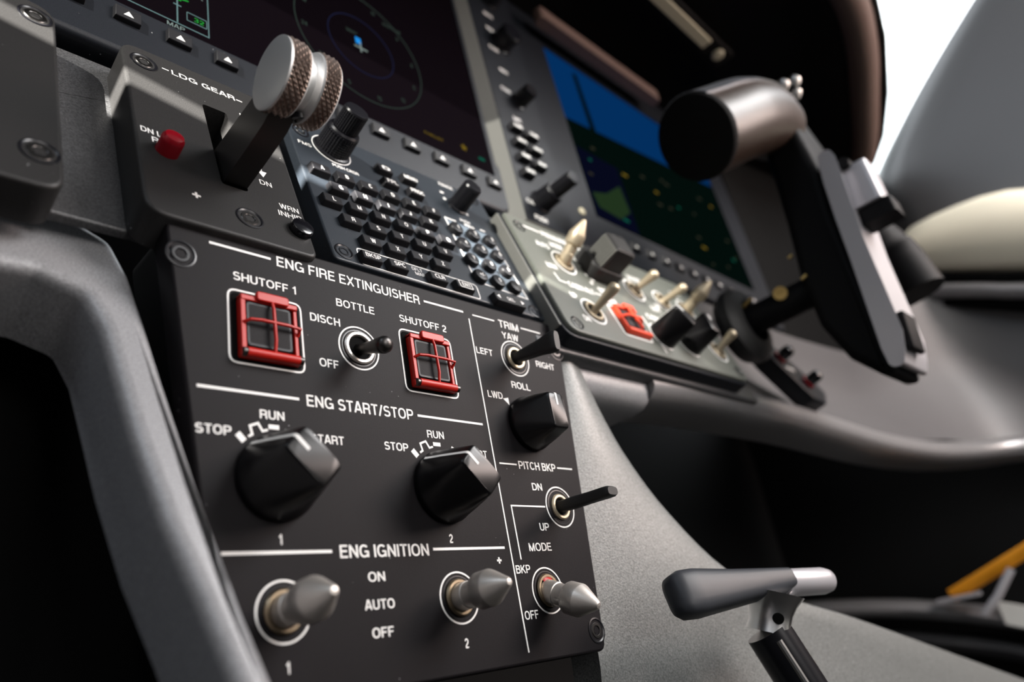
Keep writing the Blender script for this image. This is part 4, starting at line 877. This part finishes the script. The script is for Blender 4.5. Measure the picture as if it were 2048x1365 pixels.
# unseen left wall: its sill edge and an added dimming sheet are shaped to cast the sun streak
def sill(u, v, x): p = LED @ Vector((u / 1000, v / 1000, 0.002)); return (p + SUN * ((x - p.x) / SUN.x)) * 1000
def edge_line(du, x):
    a, c = sill(-126.6, 66.2 + du, x / 1000), sill(-75.0, 54.3 + du * 0.77, x / 1000); k = (c.z - a.z) / (c.y - a.y)
    return lambda y: a.z + k * (y - a.y)
e0 = edge_line(0, -750); e1 = edge_line(9.5, -750)
pts = [(-750, 200, -560), (-750, -1400, -560), (-750, -1400, e0(-1400)), (-750, 200, e0(200))]
tag(B().loft([pts, [(p[0] - 30, p[1], p[2] - (40 if p[2] > -500 else 0)) for p in pts]]).build('wall_left', 'lining'), kind='structure')
pts = [(-750, 200, e1(200)), (-750, -1400, e1(-1400)), (-750, -1400, 980), (-750, 200, 980)]
tm = bpy.data.materials.new('sun_filter_tint'); tm.use_nodes = True; tn = tm.node_tree.nodes; tn.clear()
t1 = tn.new('ShaderNodeBsdfTransparent'); t1.inputs['Color'].default_value = (0.11, 0.11, 0.11, 1); t2 = tn.new('ShaderNodeOutputMaterial'); tm.node_tree.links.new(t1.outputs[0], t2.inputs[0])
tag(B().add(pts, [(0, 1, 2, 3)]).build('sun_filter_sheet', tm), kind='structure')  # unseen sheet added to dim the sun above the bright streak
pts = [(-750, 200, 940), (-750, -1400, 940), (-750, -1400, 1500), (-750, 200, 1500)]
tag(B().loft([pts, [(p[0] - 30, p[1], p[2]) for p in pts]]).build('wall_left_upper', 'lining'), kind='structure')  # out of view, set to keep the sun off the right lining

pts = [(-750, -562, -560), (-750, -1400, -560), (-750, -1400, 1500), (-750, -562, 1500)]
tag(B().loft([[(p[0] - 1, p[1], p[2]) for p in pts], [(p[0] - 30, p[1], p[2]) for p in pts]]).build('wall_left_sun_block', 'lining'), kind='structure')  # unseen piece added to block the sun from the yoke and right wall
st = thing('side_console', W0, 'grey storage ledge along the right side wall behind the T-handle', 'console')
P = catmull([(640, 260, -118), (668, 190, -126), (690, 120, -140), (702, 50, -160), (705, 0, -178), (708, -60, -200), (712, -250, -270)], 5)
B().loft([[p + Vector((x, 0, z)) for x, z in ((40, 8), (8, 8), (1, 5), (-3, 0), (-1, -5), (4, -9), (40, -9))] for p in P]).build('ledge_rail', 'trimgrey', st, 60)
B().loft([[p + Vector((x, 0, z - 32)) for x, z in ((40, 6), (10, 6), (4, 0), (10, -10), (40, -14))] for p in P]).build('lower_rail', 'lining', st, 60)
so = tag(B().tube([(712, 62, -139), (708, 30, -129), (701, -20, -113), (696, -60, -100)], 6, 12, 0, None, True, (0.6, 1.1)).build('pull_strap', 'orange', None), 'orange strap leaning out of the storage ledge', 'strap')
br = thing('strap_bracket', W0, 'grey metal bracket holding the orange strap', 'bracket')
B().loft([[Vector(p) + Vector((0, 0, z)) for p in ((680, 70, -144), (684, 30, -144), (704, 32, -143), (702, 74, -143))] for z in (0, 3)]).build('plate', 'silver', br)
B().tube([(686, 34, -162), (688, 16, -148), (694, -4, -126)], 4.0, 10).build('arm', 'silver', br)
pc = B(); pc.loft([[(700, 22, -174), (700, -60, -208), (702, -60, -186), (702, 22, -152)], [(704, 22, -174), (704, -60, -208), (706, -60, -186), (706, 22, -152)]])
tag(pc.build('placard', 'paper', None), 'white printed placard below the orange strap', 'placard')
